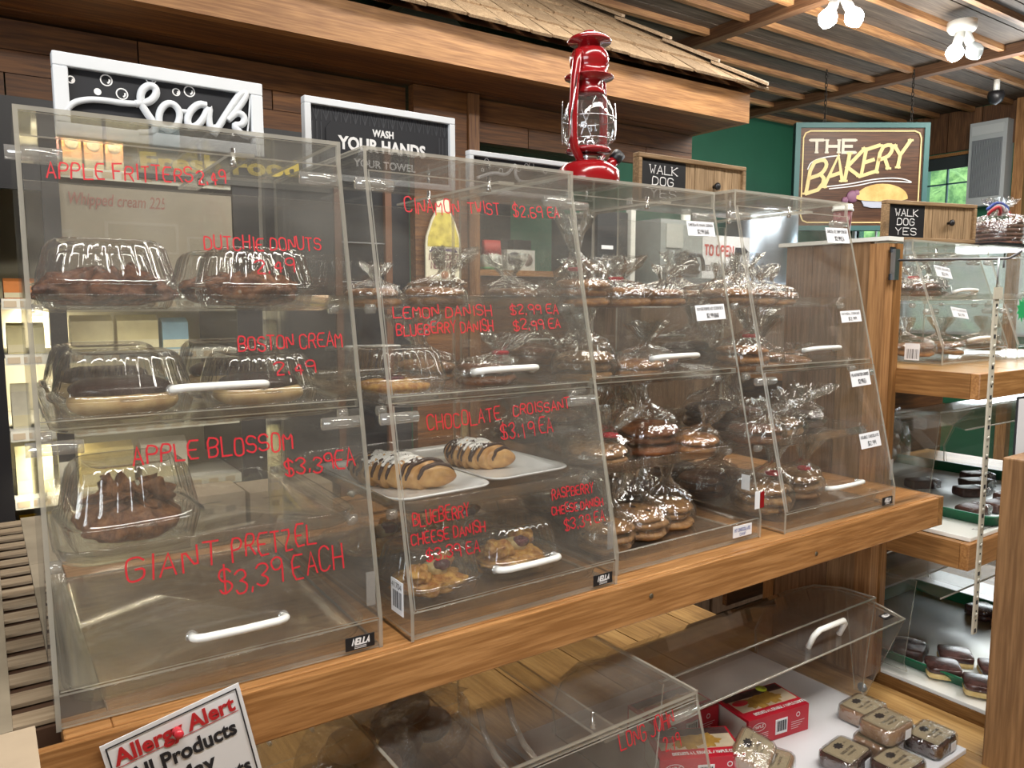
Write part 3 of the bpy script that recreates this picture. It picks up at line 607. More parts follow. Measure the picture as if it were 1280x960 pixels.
# ================================================================== ACRYLIC CASES
def rod(b, a, c, r, seg=12): return b.tube([a, c], r, seg)
def make_case(label, loc, rz, W, H, s, D=.50, hv=.040, hu=.0315, div=.318, lower=True, brand=True, group='acrylic pastry cases on the counter', ntray=4, handles=(.350, .071), hx=(.138, .243), barcode=False):
    t = thing('pastry_case', label, 'display case', loc, (0, 0, rz), group)
    k = s / (H - hu - hv); th = .005
    dy = lambda z: k * (z - hv)
    side = [(D, 0), (D, H), (s, H), (s, H - hu), (0, hv), (0, 0)]
    for x0 in (0, W - th):
        q = B().slab([(x0, y, z) for y, z in side], (1, 0, 0), th, 1); sp = obj('side_panel', q, [ACR, EDGE], t)
    obj('base_panel', B().slab([(th, .004, .003), (W - th, .004, .003), (W - th, D, .003), (th, D, .003)], (0, 0, 1), .004, 1), [ACR, EDGE], t)
    obj('top_panel', B().slab([(th, s, H - .005), (W - th, s, H - .005), (W - th, D, H - .005), (th, D, H - .005)], (0, 0, 1), .005, 1), [ACR, EDGE], t)
    obj('front_lip', B().slab([(th, 0, .002), (W - th, 0, .002), (W - th, 0, hv - .002), (th, 0, hv - .002)], (0, 1, 0), .005, 1), [ACR, EDGE], t)
    obj('fascia_panel', B().slab([(th, s, H - hu), (W - th, s, H - hu), (W - th, s, H - .006), (th, s, H - .006)], (0, 1, 0), .005, 1), [ACR, EDGE], t)
    br = obj('top_brace', B().slab([(W * .62, s + .01, H - .03), (W * .70, s + .01, H - .03), (W * .70, D - .02, H - .03), (W * .62, D - .02, H - .03)], (0, 0, 1), .004, 1), [ACR, EDGE], t)
    for yy in (s + .06, D - .12): obj('screw', B().lathe([(.004, -.004), (.005, .0), (.003, .004), (.003, .02)], 8), CHROME, br, (W * .66, yy, H - .032))
    nv = Vector((0, -1, k)).normalized()
    doors = [(div + .008, H - hu - .002, True)] + ([(hv + .003, div - .006, True)] if lower else [])
    if not lower: pass
    D_ = []
    for i, (z0, z1, _) in enumerate(doors):
        d = obj('door', B().slab([(th + .001, dy(z0), z0), (W - th - .001, dy(z0), z0), (W - th - .001, dy(z1), z1), (th + .001, dy(z1), z1)], nv, .004, 1), [ACR, EDGE], t)
        zh = handles[i] if i < len(handles) else handles[-1]
        h0, h1 = hx
        P = []
        for u, off in ((h0, .004), (h0, .016), (h0 + .004, .022), (h0 + .012, .026), ((h0 + h1) / 2, .0285), (h1 - .012, .026), (h1 - .004, .022), (h1, .016), (h1, .004)):
            P.append(tuple(Vector((u, dy(zh), zh)) + nv * off))
        obj('handle', B().tube(P, .0048, 10), WHITEP, d, label='white bow handle')
        for u in (h0, h1):
            obj('handle_washer', B().tube([tuple(Vector((u, dy(zh), zh)) + nv * .004), tuple(Vector((u, dy(zh), zh)) + nv * .0055)], .007, 12), CLEARH, d)
        zz = z1 - .016
        for u0, u1 in ((-.010, .045), (W - .055, W - .002)):
            pp = obj('hinge_pin', rod(B(), tuple(Vector((u0, dy(zz), zz)) + nv * -.008), tuple(Vector((u1, dy(zz), zz)) + nv * -.008), .008, 12), CLEARH, d)
        D_.append(d)
    # rear doors
    for i, (z0, z1) in enumerate(((div, H - .03), (.03, div - .006))):
        d = obj('rear_door', B().slab([(th, D, z0), (W - th, D, z0), (W - th, D, z1), (th, D, z1)], (0, 1, 0), .004, 1), [ACR, EDGE], t)
        zh = z0 + .045
        obj('handle', B().tube([(h0, D + .004, zh), (h0, D + .02, zh), (h0 + .01, D + .026, zh), (h1 - .01, D + .026, zh), (h1, D + .02, zh), (h1, D + .004, zh)], .0045, 8), WHITEP, d, label='white rear handle')
    r = B(); r.slab([(th, dy(div) + .004, div - .004), (W - th, dy(div) + .004, div - .004), (W - th, dy(div) + .004, div + .005), (th, dy(div) + .004, div + .005)], (0, 1, 0), .012, 1)
    obj('front_rail', r, [ACR, EDGE], t)
    dz = .143
    for n in range(ntray - 1):
        zz = .157 + n * dz
        for x0, sx in ((th, 1), (W - th, -1)):
            q = B()
            for yy in (dy(zz) + .05, D - .06): q.tube([(x0, yy, zz), (x0 + sx * .012, yy, zz)], .0075, 6)
            obj('tray_peg', q, CLEARH, t)
    if barcode or brand:
        q = B(); q.box((W - th - .016, dy(.085) - .0075, .06), (W - th - .004, dy(.085) - .0068, .105)); obj('corner_clip', q, CLEARH, t)
    if brand:
        u1 = W - .012; bp = B().box((u1 - .040, -.0012, .006), (u1, 0, .024)); p_ = bevel(obj('maker_plate', bp, BLACK, t), .001)
        lt = B(); write(lt, 'NELLA', lambda u, v: (u, -.0016, v), u1 - .031, .0135, .0075, .024, .0021, shear=.25)
        for zz in (.0105, .0085): ribbon(lt, [(u1 - .028, zz), (u1 - .012, zz)], .0008, lambda u, v: (u, -.0016, v))
        obj('lettering', lt, LWHITE, p_)
    return t, D_, (lambda u, z, off=.0052: tuple(Vector((u, dy(z), z)) + nv * off)), dy
def marker(d, mp, items, wd=.0018):
    for txt, u, z, size, length, slope in items:
        b = B(); write(b, txt, lambda a, c: mp(a, c), u, z, size, length, wd, slope, jit=.10)
        obj('marker_lettering', b, REDMARK, d)
def tag(d, mp, u0, u1, z0, z1, lines, tilt=0, name='price_tag'):
    b = B(); f = lambda a, c: mp(a, c + tilt * (a - u0), .0056)
    vs = [f(u0, z0), f(u1, z0), f(u1, z1), f(u0, z1)]; bk = [mp(u, z + tilt * (u - u0), .0050) for u, z in ((u0, z0), (u1, z0), (u1, z1), (u0, z1))]
    b.add(vs + bk, [(0, 1, 2, 3), (0, 4, 5, 1), (1, 5, 6, 2), (2, 6, 7, 3), (3, 7, 4, 0)]); 
    g = lambda a, c: mp(a, c + tilt * (a - u0), .0060)
    for txt, fu, fz, fs, fl in lines: write(b, txt, g, u0 + (u1 - u0) * fu, z0 + (z1 - z0) * fz, (z1 - z0) * fs, (u1 - u0) * fl, (z1 - z0) * fs * .16, mi=1)
    return obj(name, b, [PAPER, INK], d)

C1, C1D, m1, dy1 = make_case('acrylic case of clamshell pastries with apple fritter and giant pretzel prices', (.0006, -.0019, 0), -.0254, .3721, .6672, .1125)
C2, C2D, m2, dy2 = make_case('acrylic case with croissants on plates and cinnamon twist prices', (.409, -.0207, 0), .0102, .373, .6662, .1202)
C3, C3D, m3, dy3 = make_case('acrylic case of bagged cookies missing its lower door', (.8042, .0099, 0), .0024, .375, .6689, .1365, lower=False, brand=False)
C4, C4D, m4, dy4 = make_case('acrylic case of bagged cookies nearest the wooden gable', (1.2293, -.0055, 0), -.0106, .3906, .6785, .1477)
marker(C1D[0], m1, [('APPLE FRITTERS', .028, .588, .017, .155, .05), ('2.49', .185, .595, .017, .036, .03), ('DUTCHIE DONUTS', .187, .515, .0155, .148, .03), ('2.49', .245, .488, .016, .054, .05),
    ('BOSTON CREAM', .217, .392, .017, .135, .02), ('2.49', .258, .361, .016, .056, .03)])
marker(C1D[1], m1, [('APPLE BLOSSOM', .091, .269, .021, .185, .0), ('$3.39EA', .26, .238, .021, .095, .0), ('GIANT', .076, .141, .027, .105, .04), ('PRETZEL', .190, .147, .025, .105, .03), ('$3.39 EACH', .173, .108, .028, .155, .04)], .0021)
marker(C2D[0], m2, [('CINAMON', .055, .576, .020, .092, .05), ('TWIST', .160, .582, .017, .060, .05), ('$2.69', .242, .581, .018, .06, .05), ('EA', .310, .585, .016, .026, .05),
    ('LEMON DANISH', .019, .429, .0145, .165, .02), ('$2.99 EA', .215, .432, .0145, .096, .02), ('BLUEBERRY DANISH', .021, .406, .0155, .162, .02), ('$2.99 EA', .218, .409, .0145, .094, .02)])
marker(C2D[1], m2, [('CHOCOLATE', .053, .274, .020, .126, .05), ('CROISSANT', .199, .282, .015, .112, .04), ('$3.19 EA', .173, .250, .022, .10, .02),
    ('BLUEBERRY', .015, .151, .018, .092, .0), ('CHEESE DANISH', .010, .127, .0145, .120, .0), ('$3.39 EA', .03, .101, .017, .088, .0),
    ('RASPBERRY', .253, .153, .014, .085, .0), ('CHEESE DANISH', .249, .130, .0125, .105, .0), ('$3.39 EA', .27, .104, .017, .085, .0)])
def plines(l1, l2): return [(l1, .05, .66, .17, .9), (l2, .35, .16, .26, .42)]
tag(C3D[0], m3, .270, .352, .415, .444, plines('GINGERBREAD COOKIES', '$2.99 BAG'), .04)
tag(C3D[0], m3, .281, .358, .577, .605, plines('CHOCOLATE CHUNK COOKIES', '$2.99 BAG'), .02)
tag(C4D[0], m4, .288, .372, .581, .615, plines('CHOCOLATE CHIP COOKIES', '$2.99 EA'), .02)
tag(C4D[0], m4, .289, .365, .405, .430, plines('OATMEAL COOKIES', '$2.99'), .03)
tag(C4D[1], m4, .286, .358, .266, .299, plines('PEANUT BUTTER COOKIES', '$2.99 EA'), .03)
tag(C4D[1], m4, .280, .356, .134, .166, plines('DOUBLE CHOCOLATE', '$2.99'), .02)
q = B(); q.box((.292, -.0015, .012), (.345, -.0002, .034)); mc = obj('shelf_label', q, PAPER, C3)
q = B(); write(q, 'MT CHOCOLATE', lambda u, v: (u, -.0018, v), .295, .023, .006, .046, .0009); write(q, 'CHIP', lambda u, v: (u, -.0018, v), .31, .0145, .005, .018, .0008); obj('lettering', q, plain('blue_ink', (.05, .09, .35), .6), mc)
# barcode stickers on the left walls
for cse, nm in ((C2, 'code_sticker'),):
    q = B(); q.box((-.0012, .020, .028), (-.0002, .055, .075), 0)
    for i, wv in enumerate([1, 2, 1, 1, 3, 1, 2, 1, 2, 1]): q.box((-.0016, .0235 + i * .0028, .036), (-.0012, .0235 + i * .0028 + .0006 * wv, .060), 1)
    write(q, '41704', lambda u, v: (-.0016, .055 - u, v), .003, .064, .007, .03, .001, mi=1)
    obj(nm, q, [PAPER, INK], cse)
for cse, W_ in ((C3, .375),):
    q = B(); q.box((W_ - .018, -.0095, .062), (W_ - .006, -.009, .094)); obj('red_tag', q, RED, cse)
    q = B(); q.box((W_ - .034, -.010, .062), (W_ - .020, -.0095, .096)); obj('code_sticker', q, PAPER, cse)
    q = B(); q.box((W_ + .0052 - .005, .03, .085), (W_ + .0006, .05, .115)); obj('code_sticker', q, PAPER, cse)

def in_case(C, x, y, z=0):
    c = C.location; a = C.rotation_euler.z
    return (c.x + x * math.cos(a) - y * math.sin(a), c.y + x * math.sin(a) + y * math.cos(a), c.z + z)
# ---- trays
LV = [.030, .168, .316, .453]
def tray_mesh(hx, hy, h=.018):
    b = B(); r = .035
    R_ = [rrect(hx - .012, hy - .012, r, 6, 0), rrect(hx - .006, hy - .006, r, 6, .004), rrect(hx - .002, hy - .002, r, 6, h), rrect(hx, hy, r, 6, h + .001), rrect(hx, hy, r, 6, h + .003), rrect(hx - .004, hy - .004, r, 6, h + .003),
          rrect(hx - .009, hy - .009, r, 6, .006), rrect(hx - .014, hy - .014, r, 6, .003)]
    return b.loft(R_, True, True, 0, True)
tm = {}
TN = ['bottom', 'third', 'second', 'top']
for ci, (C, W_, nm, dyf) in enumerate(((C1, .3721, 'apple fritter case', dy1), (C2, .373, 'croissant case', dy2), (C3, .375, 'case missing its lower door', dy3), (C4, .3906, 'case nearest the gable', dy4))):
    for li, z in enumerate(LV):
        yf = dyf(z + .03) + .012; hy = (.485 - yf) / 2; key = (ci, li)
        b = tray_mesh(W_ / 2 - .009 if W_ < .39 else W_ / 2 - .012, hy)
        o = obj('clear_tray', b, TRAYM, None, in_case(C, W_ / 2, yf + hy, z - .012 + (.0 if li else -.009)), (0, 0, C.rotation_euler.z))
        o['label'] = 'clear plastic tray, %s shelf of the %s' % (TN[li], nm); o['category'] = 'tray'; o['group'] = 'clear trays in the acrylic cases'

# ---- clamshells
def clam_mesh(lo, hi, hx, hy, r=.03, z0=0, top=.75, ribs=30, amp=.0014, inv=False):
    n = 160; rings = []
    def ring(f, z, rib):
        P = []
        for i in range(n):
            a = 2 * PI * i / n; ca, sa = math.cos(a), math.sin(a); e = 4.5
            q = (abs(ca) ** e + abs(sa) ** e) ** (-1 / e); rr = 1 + 0
            x, y = hx * f * q * ca, hy * f * q * sa; l = math.hypot(x, y); d = rib * math.cos(a * ribs)
            P.append((x + x / l * d, y + y / l * d, z))
        return P
    return ring
def make_clam(hx=.082, hy=.080, hb=.030, hl=.055):
    ring = clam_mesh(0, 0, hx, hy)
    base = B().loft([ring(.80, 0, 0), ring(.86, .003, .0), ring(.93, hb - .006, .0022), ring(.94, hb - .002, 0), ring(1.02, hb - .001, 0), ring(1.02, hb, 0), ring(.94, hb + .0005, 0)], True, False)
    lid = B().loft([ring(1.02, hb + .001, 0), ring(.95, hb + .0015, 0), ring(.94, hb + .006, .0), ring(.90, hb + hl * .25, .0026), ring(.80, hb + hl * .8, .0026), ring(.74, hb + hl * .95, .0006), ring(.68, hb + hl, 0), ring(.60, hb + hl - .001, 0), ring(.56, hb + hl - .003, 0), ring(.3, hb + hl - .003, 0)], False, True)
    tab = B().loft([rrect(.012, .008, .004, 3, hb - .001, (0, -hy * 1.06)), rrect(.012, .008, .004, 3, hb + .001, (0, -hy * 1.06))])
    return base, lid, tab
cb_, cl_, ct_ = make_clam()
def lump(hx, hy, h, amp=.12, sc=30, seed=0, n=28, m=14, flat=.35, e=2.6):
    sq = e > 6
    rings = []
    for i in range(1, m):
        th = PI * i / m - PI / 2; z = math.sin(th); rr = max(0, math.cos(th)) ** (.12 if sq else .6)
        if sq: z = (1 if z > 0 else -1) * abs(z) ** .45
        P = []
        for j in range(n):
            a = 2 * PI * j / n; ca, sa = math.cos(a), math.sin(a); q = (abs(ca) ** e + abs(sa) ** e) ** (-1 / e)
            v = Vector((hx * rr * q * ca, hy * rr * q * sa, h * (.5 + .5 * z)))
            d = 1 + amp * fbm((v.x + seed, v.y, v.z), sc, 3)
            P.append((v.x * d, v.y * d, max(0, v.z * (1 + amp * .8 * fbm((v.y, v.x + seed, v.z), sc, 2)))))
        rings.append(P)
    return B().loft(rings)
M_FRIT = pastry('fritter_crust', (.22, .075, .028), (.07, .020, .010), 1.0, 55, .22, ((.40, .30, .22), 48, .07))
M_DUTCH = pastry('glazed_crust', (.30, .12, .05), (.10, .034, .016), 1.0, 55, .22, ((.44, .34, .25), 45, .08))
M_CHOC = pastry('dark_chocolate_icing', (.050, .020, .014), (.022, .010, .008), .15, 20, .25)
M_BUN = pastry('yellow_bun', (.66, .48, .22), (.44, .26, .10), .3, 25, .5)
M_BLOS = pastry('apple_blossom_crust', (.34, .145, .055), (.12, .040, .016), 1.0, 60, .4)
M_DAN = pastry('danish_crust', (.74, .42, .10), (.38, .14, .03), .8, 50, .25)
M_FILL = pastry('berry_filling', (.16, .03, .05), (.07, .015, .03), .3, 60, .15)
M_CHEESE = pastry('cheese_filling', (.74, .62, .34), (.60, .42, .16), .3, 40, .3)
clam0 = None
def clam(C, x, y, li, kind, label, rz=0, sc=(1, 1, 1)):
    global clam0
    z = LV[li] - .009 + (.0 if li else -.009)
    loc = in_case(C, x, y, z)
    if clam0 is None:
        t = thing('clamshell_box', label, 'pastry box', loc, (0, 0, C.rotation_euler.z + rz), 'clear clamshells in the acrylic cases')
        obj('box_base', cb_, PET, t); obj('lid', cl_, PET, t); obj('lid_tab', ct_, PET, t); clam0 = t
    else:
        t = dup(clam0, loc, (0, 0, C.rotation_euler.z + rz), label)
    t.scale = sc
    f = {'frit': ('apple_fritter', lambda s: [(lump(.066, .060, .044, .42, 42, s, 72, 30), M_FRIT, (0, 0, .003))]),
         'dutch': ('dutchie_donut', lambda s: [(lump(.062, .055, .046, .34, 40, s, 72, 30), M_DUTCH, (0, 0, .003))]),
         'boston': ('boston_cream_donut', lambda s: [(lump(.064, .058, .036, .04, 15, s), M_BUN, (0, 0, .003)), (lump(.058, .053, .030, .08, 25, s), M_CHOC, (0, 0, .022))]),
         'blossom': ('apple_blossom', lambda s: [(lump(.062, .060, .040, .22, 40, s, 72, 26, e=2), M_BLOS, (0, 0, .003)), (lump(.040, .036, .026, .9, 60, s, 72, 26, e=2), M_BLOS, (0, 0, .032))]),
         'danish': ('lemon_danish', lambda s: [(lump(.062, .058, .026, .08, 22, s), M_DAN, (0, 0, .003)), (lump(.020, .018, .010, .1, 40, s, e=2), M_FILL, (0, 0, .024))]),
         'cheese': ('cheese_danish', lambda s: [(lump(.062, .058, .028, .25, 45, s, 60, 22), M_DAN, (0, 0, .003)), (lump(.024, .022, .030, .45, 60, s, 48, 20, e=2), M_DAN, (-.034, -.020, .024)), (lump(.022, .022, .024, .12, 30, s + 2, e=2), M_CHEESE, (.012, -.004, .024)), (lump(.022, .020, .028, .45, 60, s + 5, 48, 20, e=2), M_DAN, (.040, .018, .024)), (lump(.016, .014, .016, .3, 50, s, e=2), M_FILL, (.018, -.016, .036))])}[kind]
    nm, fn = f; s = hash(label) % 7 if 0 else len(label) * .37
    p = thing(nm, 'x', 'pastry', loc, (0, 0, C.rotation_euler.z + rz)); p.scale = sc
    pn = {'frit': ['crust'], 'dutch': ['crust'], 'boston': ['bun', 'chocolate_icing'], 'blossom': ['crust', 'apple_topping'], 'danish': ['crust', 'berry_filling'], 'cheese': ['crust', 'pastry_knot', 'cheese_filling', 'pastry_knot', 'berry_filling']}[kind]
    for (bb, mm, ll), n_ in zip(fn(s), pn): obj(n_, bb, mm, p, ll)
    p['label'] = {'frit': 'lumpy brown apple fritter', 'dutch': 'glazed brown dutchie donut', 'boston': 'chocolate iced boston cream donut', 'blossom': 'baked apple blossom pastry', 'danish': 'pale danish with a berry centre', 'cheese': 'golden knotted cheese danish'}[kind] + ', ' + label.split('clamshell at ' if 'clamshell at ' in label else 'clamshell ')[1].replace(' on the ', ', ').replace(' of the ', ', ')
    p['group'] = nm.replace('_', ' ') + 's'
    return t
# (x, y along the tray)
clam(C1, .090, .20, 3, 'frit', 'clear clamshell at front left on the top shelf of the apple fritter case')
clam(C1, .272, .19, 3, 'dutch', 'clear clamshell at front right on the top shelf of the apple fritter case', 0, (.92, .92, .95))
clam(C1, .098, .385, 3, 'frit', 'clear clamshell at back left on the top shelf of the apple fritter case')
clam(C1, .278, .375, 3, 'dutch', 'clear clamshell at back right on the top shelf of the apple fritter case')
clam(C1, .100, .18, 2, 'boston', 'clear clamshell at front left on the second shelf of the apple fritter case')
clam(C1, .272, .19, 2, 'boston', 'clear clamshell at front right on the second shelf of the apple fritter case', 0, (.92, .92, .9))
clam(C1, .098, .37, 2, 'boston', 'clear clamshell at back left on the second shelf of the apple fritter case')
clam(C1, .278, .375, 2, 'boston', 'clear clamshell at back right on the second shelf of the apple fritter case')
clam(C1, .095, .135, 1, 'blossom', 'clear clamshell alone on the third shelf of the apple fritter case', .1, (.94, .94, 1.22))
clam(C2, .085, .21, 2, 'danish', 'clear clamshell at left on the second shelf of the croissant case', .05, (.9, .9, .9))
clam(C2, .095, .125, 0, 'cheese', 'clear clamshell at front left on the bottom shelf of the croissant case', .08, (.86, .86, .92))
clam(C2, .262, .15, 0, 'cheese', 'clear clamshell at front right on the bottom shelf of the croissant case', -.06, (.92, .92, .95))
clam(C2, .11, .34, 0, 'cheese', 'clear clamshell at back left on the bottom shelf of the croissant case')
clam(C2, .275, .345, 0, 'cheese', 'clear clamshell at back right on the bottom shelf of the croissant case')

# ---- plates and croissants
def plate_mesh(hx, hy):
    b = B(); r = .03
    return b.loft([rrect(hx * .62, hy * .68, r, 6, 0), rrect(hx * .70, hy * .75, r, 6, .002), rrect(hx * .98, hy * .985, r, 6, .014), rrect(hx, hy, r, 6, .0165), rrect(hx * .985, hy * .99, r, 6, .018), rrect(hx * .93, hy * .95, r, 6, .015), rrect(hx * .72, hy * .78, r * .8, 6, .005), rrect(hx * .5, hy * .6, r * .7, 6, .0045)])
PORC = plain('white_porcelain', (.80, .81, .82), .25, coat=.5)
for i, (x, y, hx, hy, lab) in enumerate([(.505, .205, .088, .150, 'white rectangular plate at left on the third shelf of the croissant case'), (.683, .235, .086, .150, 'white rectangular plate at right on the third shelf of the croissant case')]):
    o = obj('serving_plate', plate_mesh(hx, hy), PORC, None, (x, y, .158), (0, 0, R(4 if i else 3))); o['label'] = lab; o['category'] = 'plate'; o['group'] = 'plates under the croissants'
def croissant_mesh(L=.20, rad=.033, bend=.018, nseg=140, k=32):
    rings = []
    for i in range(nseg + 1):
        t = i / nseg; u = t * 2 - 1; r = rad * (1 - abs(u) ** 2.4) ** .5 * .9 + .004
        ph = (t * 7) % 1; r *= (.84 + .22 * ph)
        c = Vector((u * L / 2, bend * (u * u), 0))
        P = []
        for j in range(k):
            a = 2 * PI * j / k; tw = .012 * math.cos(a)
            y, z = r * 1.08 * math.cos(a), r * .86 * math.sin(a)
            P.append((c.x + tw, c.y + y, max(-rad * .60, z) + rad * .60))
        rings.append(P)
    return B().loft(rings)
def croissant_mat(name, c0, c1):
    m, nt, out = new_mat(name); p = N(nt, 'ShaderNodeBsdfPrincipled'); p.inputs['Roughness'].default_value = .3
    tc = N(nt, 'ShaderNodeTexCoord'); v = tc.outputs['Object']
    no = N(nt, 'ShaderNodeTexNoise'); no.inputs['Scale'].default_value = 42; no.inputs['Detail'].default_value = 6; lk(nt, v, no.inputs[0])
    cr = N(nt, 'ShaderNodeValToRGB'); cr.color_ramp.elements[0].position = .3; cr.color_ramp.elements[0].color = rgb(c0); cr.color_ramp.elements[1].position = .7; cr.color_ramp.elements[1].color = rgb(c1); lk(nt, no.outputs[0], cr.inputs[0])
    no2 = N(nt, 'ShaderNodeTexNoise'); no2.inputs['Scale'].default_value = 150; no2.inputs['Detail'].default_value = 3; lk(nt, v, no2.inputs[0])
    sx = N(nt, 'ShaderNodeSeparateXYZ'); lk(nt, v, sx.inputs[0])
    mr = N(nt, 'ShaderNodeMapRange'); mr.inputs[1].default_value = .026; mr.inputs[2].default_value = .046; mr.inputs[3].default_value = -.30; mr.inputs[4].default_value = .12; lk(nt, sx.outputs[2], mr.inputs[0])
    ax = N(nt, 'ShaderNodeMath', operation='ABSOLUTE'); lk(nt, sx.outputs[0], ax.inputs[0])
    a2 = N(nt, 'ShaderNodeMapRange'); a2.inputs[1].default_value = .03; a2.inputs[2].default_value = .075; a2.inputs[3].default_value = 0; a2.inputs[4].default_value = -.3; lk(nt, ax.outputs[0], a2.inputs[0])
    ad = N(nt, 'ShaderNodeMath', operation='ADD'); lk(nt, mr.outputs[0], ad.inputs[0]); lk(nt, a2.outputs[0], ad.inputs[1])
    a3 = N(nt, 'ShaderNodeMath', operation='ADD'); lk(nt, ad.outputs[0], a3.inputs[0]); lk(nt, no2.outputs[0], a3.inputs[1])
    st = N(nt, 'ShaderNodeMath', operation='GREATER_THAN'); st.inputs[1].default_value = .50; lk(nt, a3.outputs[0], st.inputs[0])
    mx = N(nt, 'ShaderNodeMix', data_type='RGBA'); lk(nt, st.outputs[0], mx.inputs[0]); lk(nt, cr.outputs[0], mx.inputs[6]); mx.inputs[7].default_value = rgb((.86, .85, .84)); lk(nt, mx.outputs[2], p.inputs['Base Color'])
    lk(nt, p.outputs[0], out.inputs[0]); return m
CRM = croissant_mat('baked_croissant', (.36, .15, .035), (.70, .42, .16)); CRD = croissant_mat('sugared_chocolate', (.04, .016, .012), (.06, .024, .016))
def drizzle(L=.20, rad=.033, bend=.018, seed=0):
    rnd = random.Random(seed); b = B()
    for k in range(10):
        u0 = -.78 + k * .175 + rnd.uniform(-.03, .03); P = []; n = 15; tl = rnd.uniform(-.10, .14)
        for j in range(n):
            a = R(-8) + (PI + R(16)) * j / (n - 1); u = max(-.93, min(.93, u0 + tl * math.cos(a) * .5 + .015 * math.sin(j * 1.7 + seed)))
            t = (u + 1) / 2; r = rad * (1 - abs(u) ** 2.4) ** .5 * .9 + .004; ph = (t * 7) % 1; r *= (.84 + .22 * ph); r += .0008
            P.append((u * L / 2 + .012 * math.cos(a), bend * u * u + r * 1.08 * math.cos(a), max(-rad * .6, r * .86 * math.sin(a)) + rad * .6))
        b.tube(P, [.0018 + .0024 * math.sin(PI * j / (n - 1)) ** .5 for j in range(n)], 6)
    return b
for i, (x, y, rz, L, lab) in enumerate([(.490, .188, -63, .178, 'chocolate drizzled croissant with powdered sugar on the left plate'), (.668, .235, -70, .128, 'chocolate drizzled croissant with powdered sugar on the right plate')]):
    t = thing('croissant', lab, 'croissant', (x, y, .1625), (0, 0, R(rz)), 'croissants on white plates'); t.scale = (L / .2, 1.0 if i == 0 else .93, 1.0 if i == 0 else .95)
    obj('pastry_roll', croissant_mesh(), CRM, t); obj('chocolate_drizzle', drizzle(seed=i), CRD, t)

# ---- cookie bags
def cookie_mesh(r, h, seed):
    b = B(); prof = [(.3, 0), (.86, .0), (1.0, .35), (.97, .62), (.82, .88), (.5, 1.0), (.2, 1.04)]; n = 22; rings = []
    for f, z in prof:
        rings.append([((r * f * (1 + .05 * noise.noise(Vector((math.cos(a) * 1.5, math.sin(a) * 1.5, seed))))) * math.cos(a), r * f * (1 + .05 * noise.noise(Vector((math.cos(a) * 1.5, math.sin(a) * 1.5, seed)))) * math.sin(a),
             h * z + .0022 * noise.noise(Vector((f * 3 * math.cos(a), f * 3 * math.sin(a), seed + 4)))) for a in [2 * PI * j / n for j in range(n)]])
    return b.loft(rings)
def bag_mesh(r, h, seed, neck=(0, .02, .09), flat=1.0):
    rnd = random.Random(seed); n = 46; rings = []; hh = h * 1.06
    nx, ny, nz = neck; L = 16
    for i in range(L):
        t = i / (L - 1)
        if t < .55:
            q = t / .55; rr = r * (1.10 - .0) * (math.sin(PI * (.18 + .64 * q)) ** .35); z = hh * q; cx = cy = 0; am = .035
            if i == 0: rr = r * .8
        elif t < .78:
            q = (t - .55) / .23; rr = r * (1.0 * (1 - q) ** 1.3 + .16); z = hh + (nz * .35) * q; cx, cy = nx * q * .6, ny * q * .6; am = .14
        else:
            q = (t - .78) / .22; rr = r * (.16 + .72 * q); z = hh + nz * (.35 + .65 * q); cx, cy = nx * (.6 + .4 * q), ny * (.6 + .4 * q); am = .38
        P = []
        for j in range(n):
            a = 2 * PI * j / n; d = 1 + am * (noise.noise(Vector((math.cos(a) * 6, math.sin(a) * 6, seed * 3 + z * 22))) * 1.6 + (.5 if (j % 2) else -.5) * (.25 if t < .55 else .9))
            P.append((cx + rr * d * math.cos(a), cy + rr * d * math.sin(a) * (1 if t < .78 else .55), max(0, z + (am * .03 * noise.noise(Vector((j * .7, i, seed)))))))
        rings.append(P)
    return B().loft(rings, True, False, 0, False)
FL = {'golden': ((.50, .22, .055), (.24, .085, .018), None), 'ginger': ((.28, .095, .024), (.12, .036, .010), None), 'chocolate chip': ((.44, .23, .08), (.22, .10, .032), ((.035, .014, .009), 34, .20)),
      'dark chocolate': ((.12, .055, .035), (.055, .024, .018), None), 'oatmeal': ((.48, .26, .10), (.22, .105, .035), ((.10, .04, .018), 45, .17))}
CK = {}
for i, (k, (a, b_, sp)) in enumerate(FL.items()):
    CK[k] = (cookie_mesh(.050, .015, i), pastry(k.replace(' ', '_') + '_cookie', a, b_, .7, 55, .5, sp))
for k in CK: CK[k] = (CK[k][0].mesh('cookie'), CK[k][1])
BM = [bag_mesh(.052, .034, s, nk).mesh('film_bag') for s, nk in ((1, (.03, -.02, .066)), (2, (-.02, .01, .080)), (3, (.045, .0, .048)), (4, (-.04, -.035, .060)))]
PROTO = {}
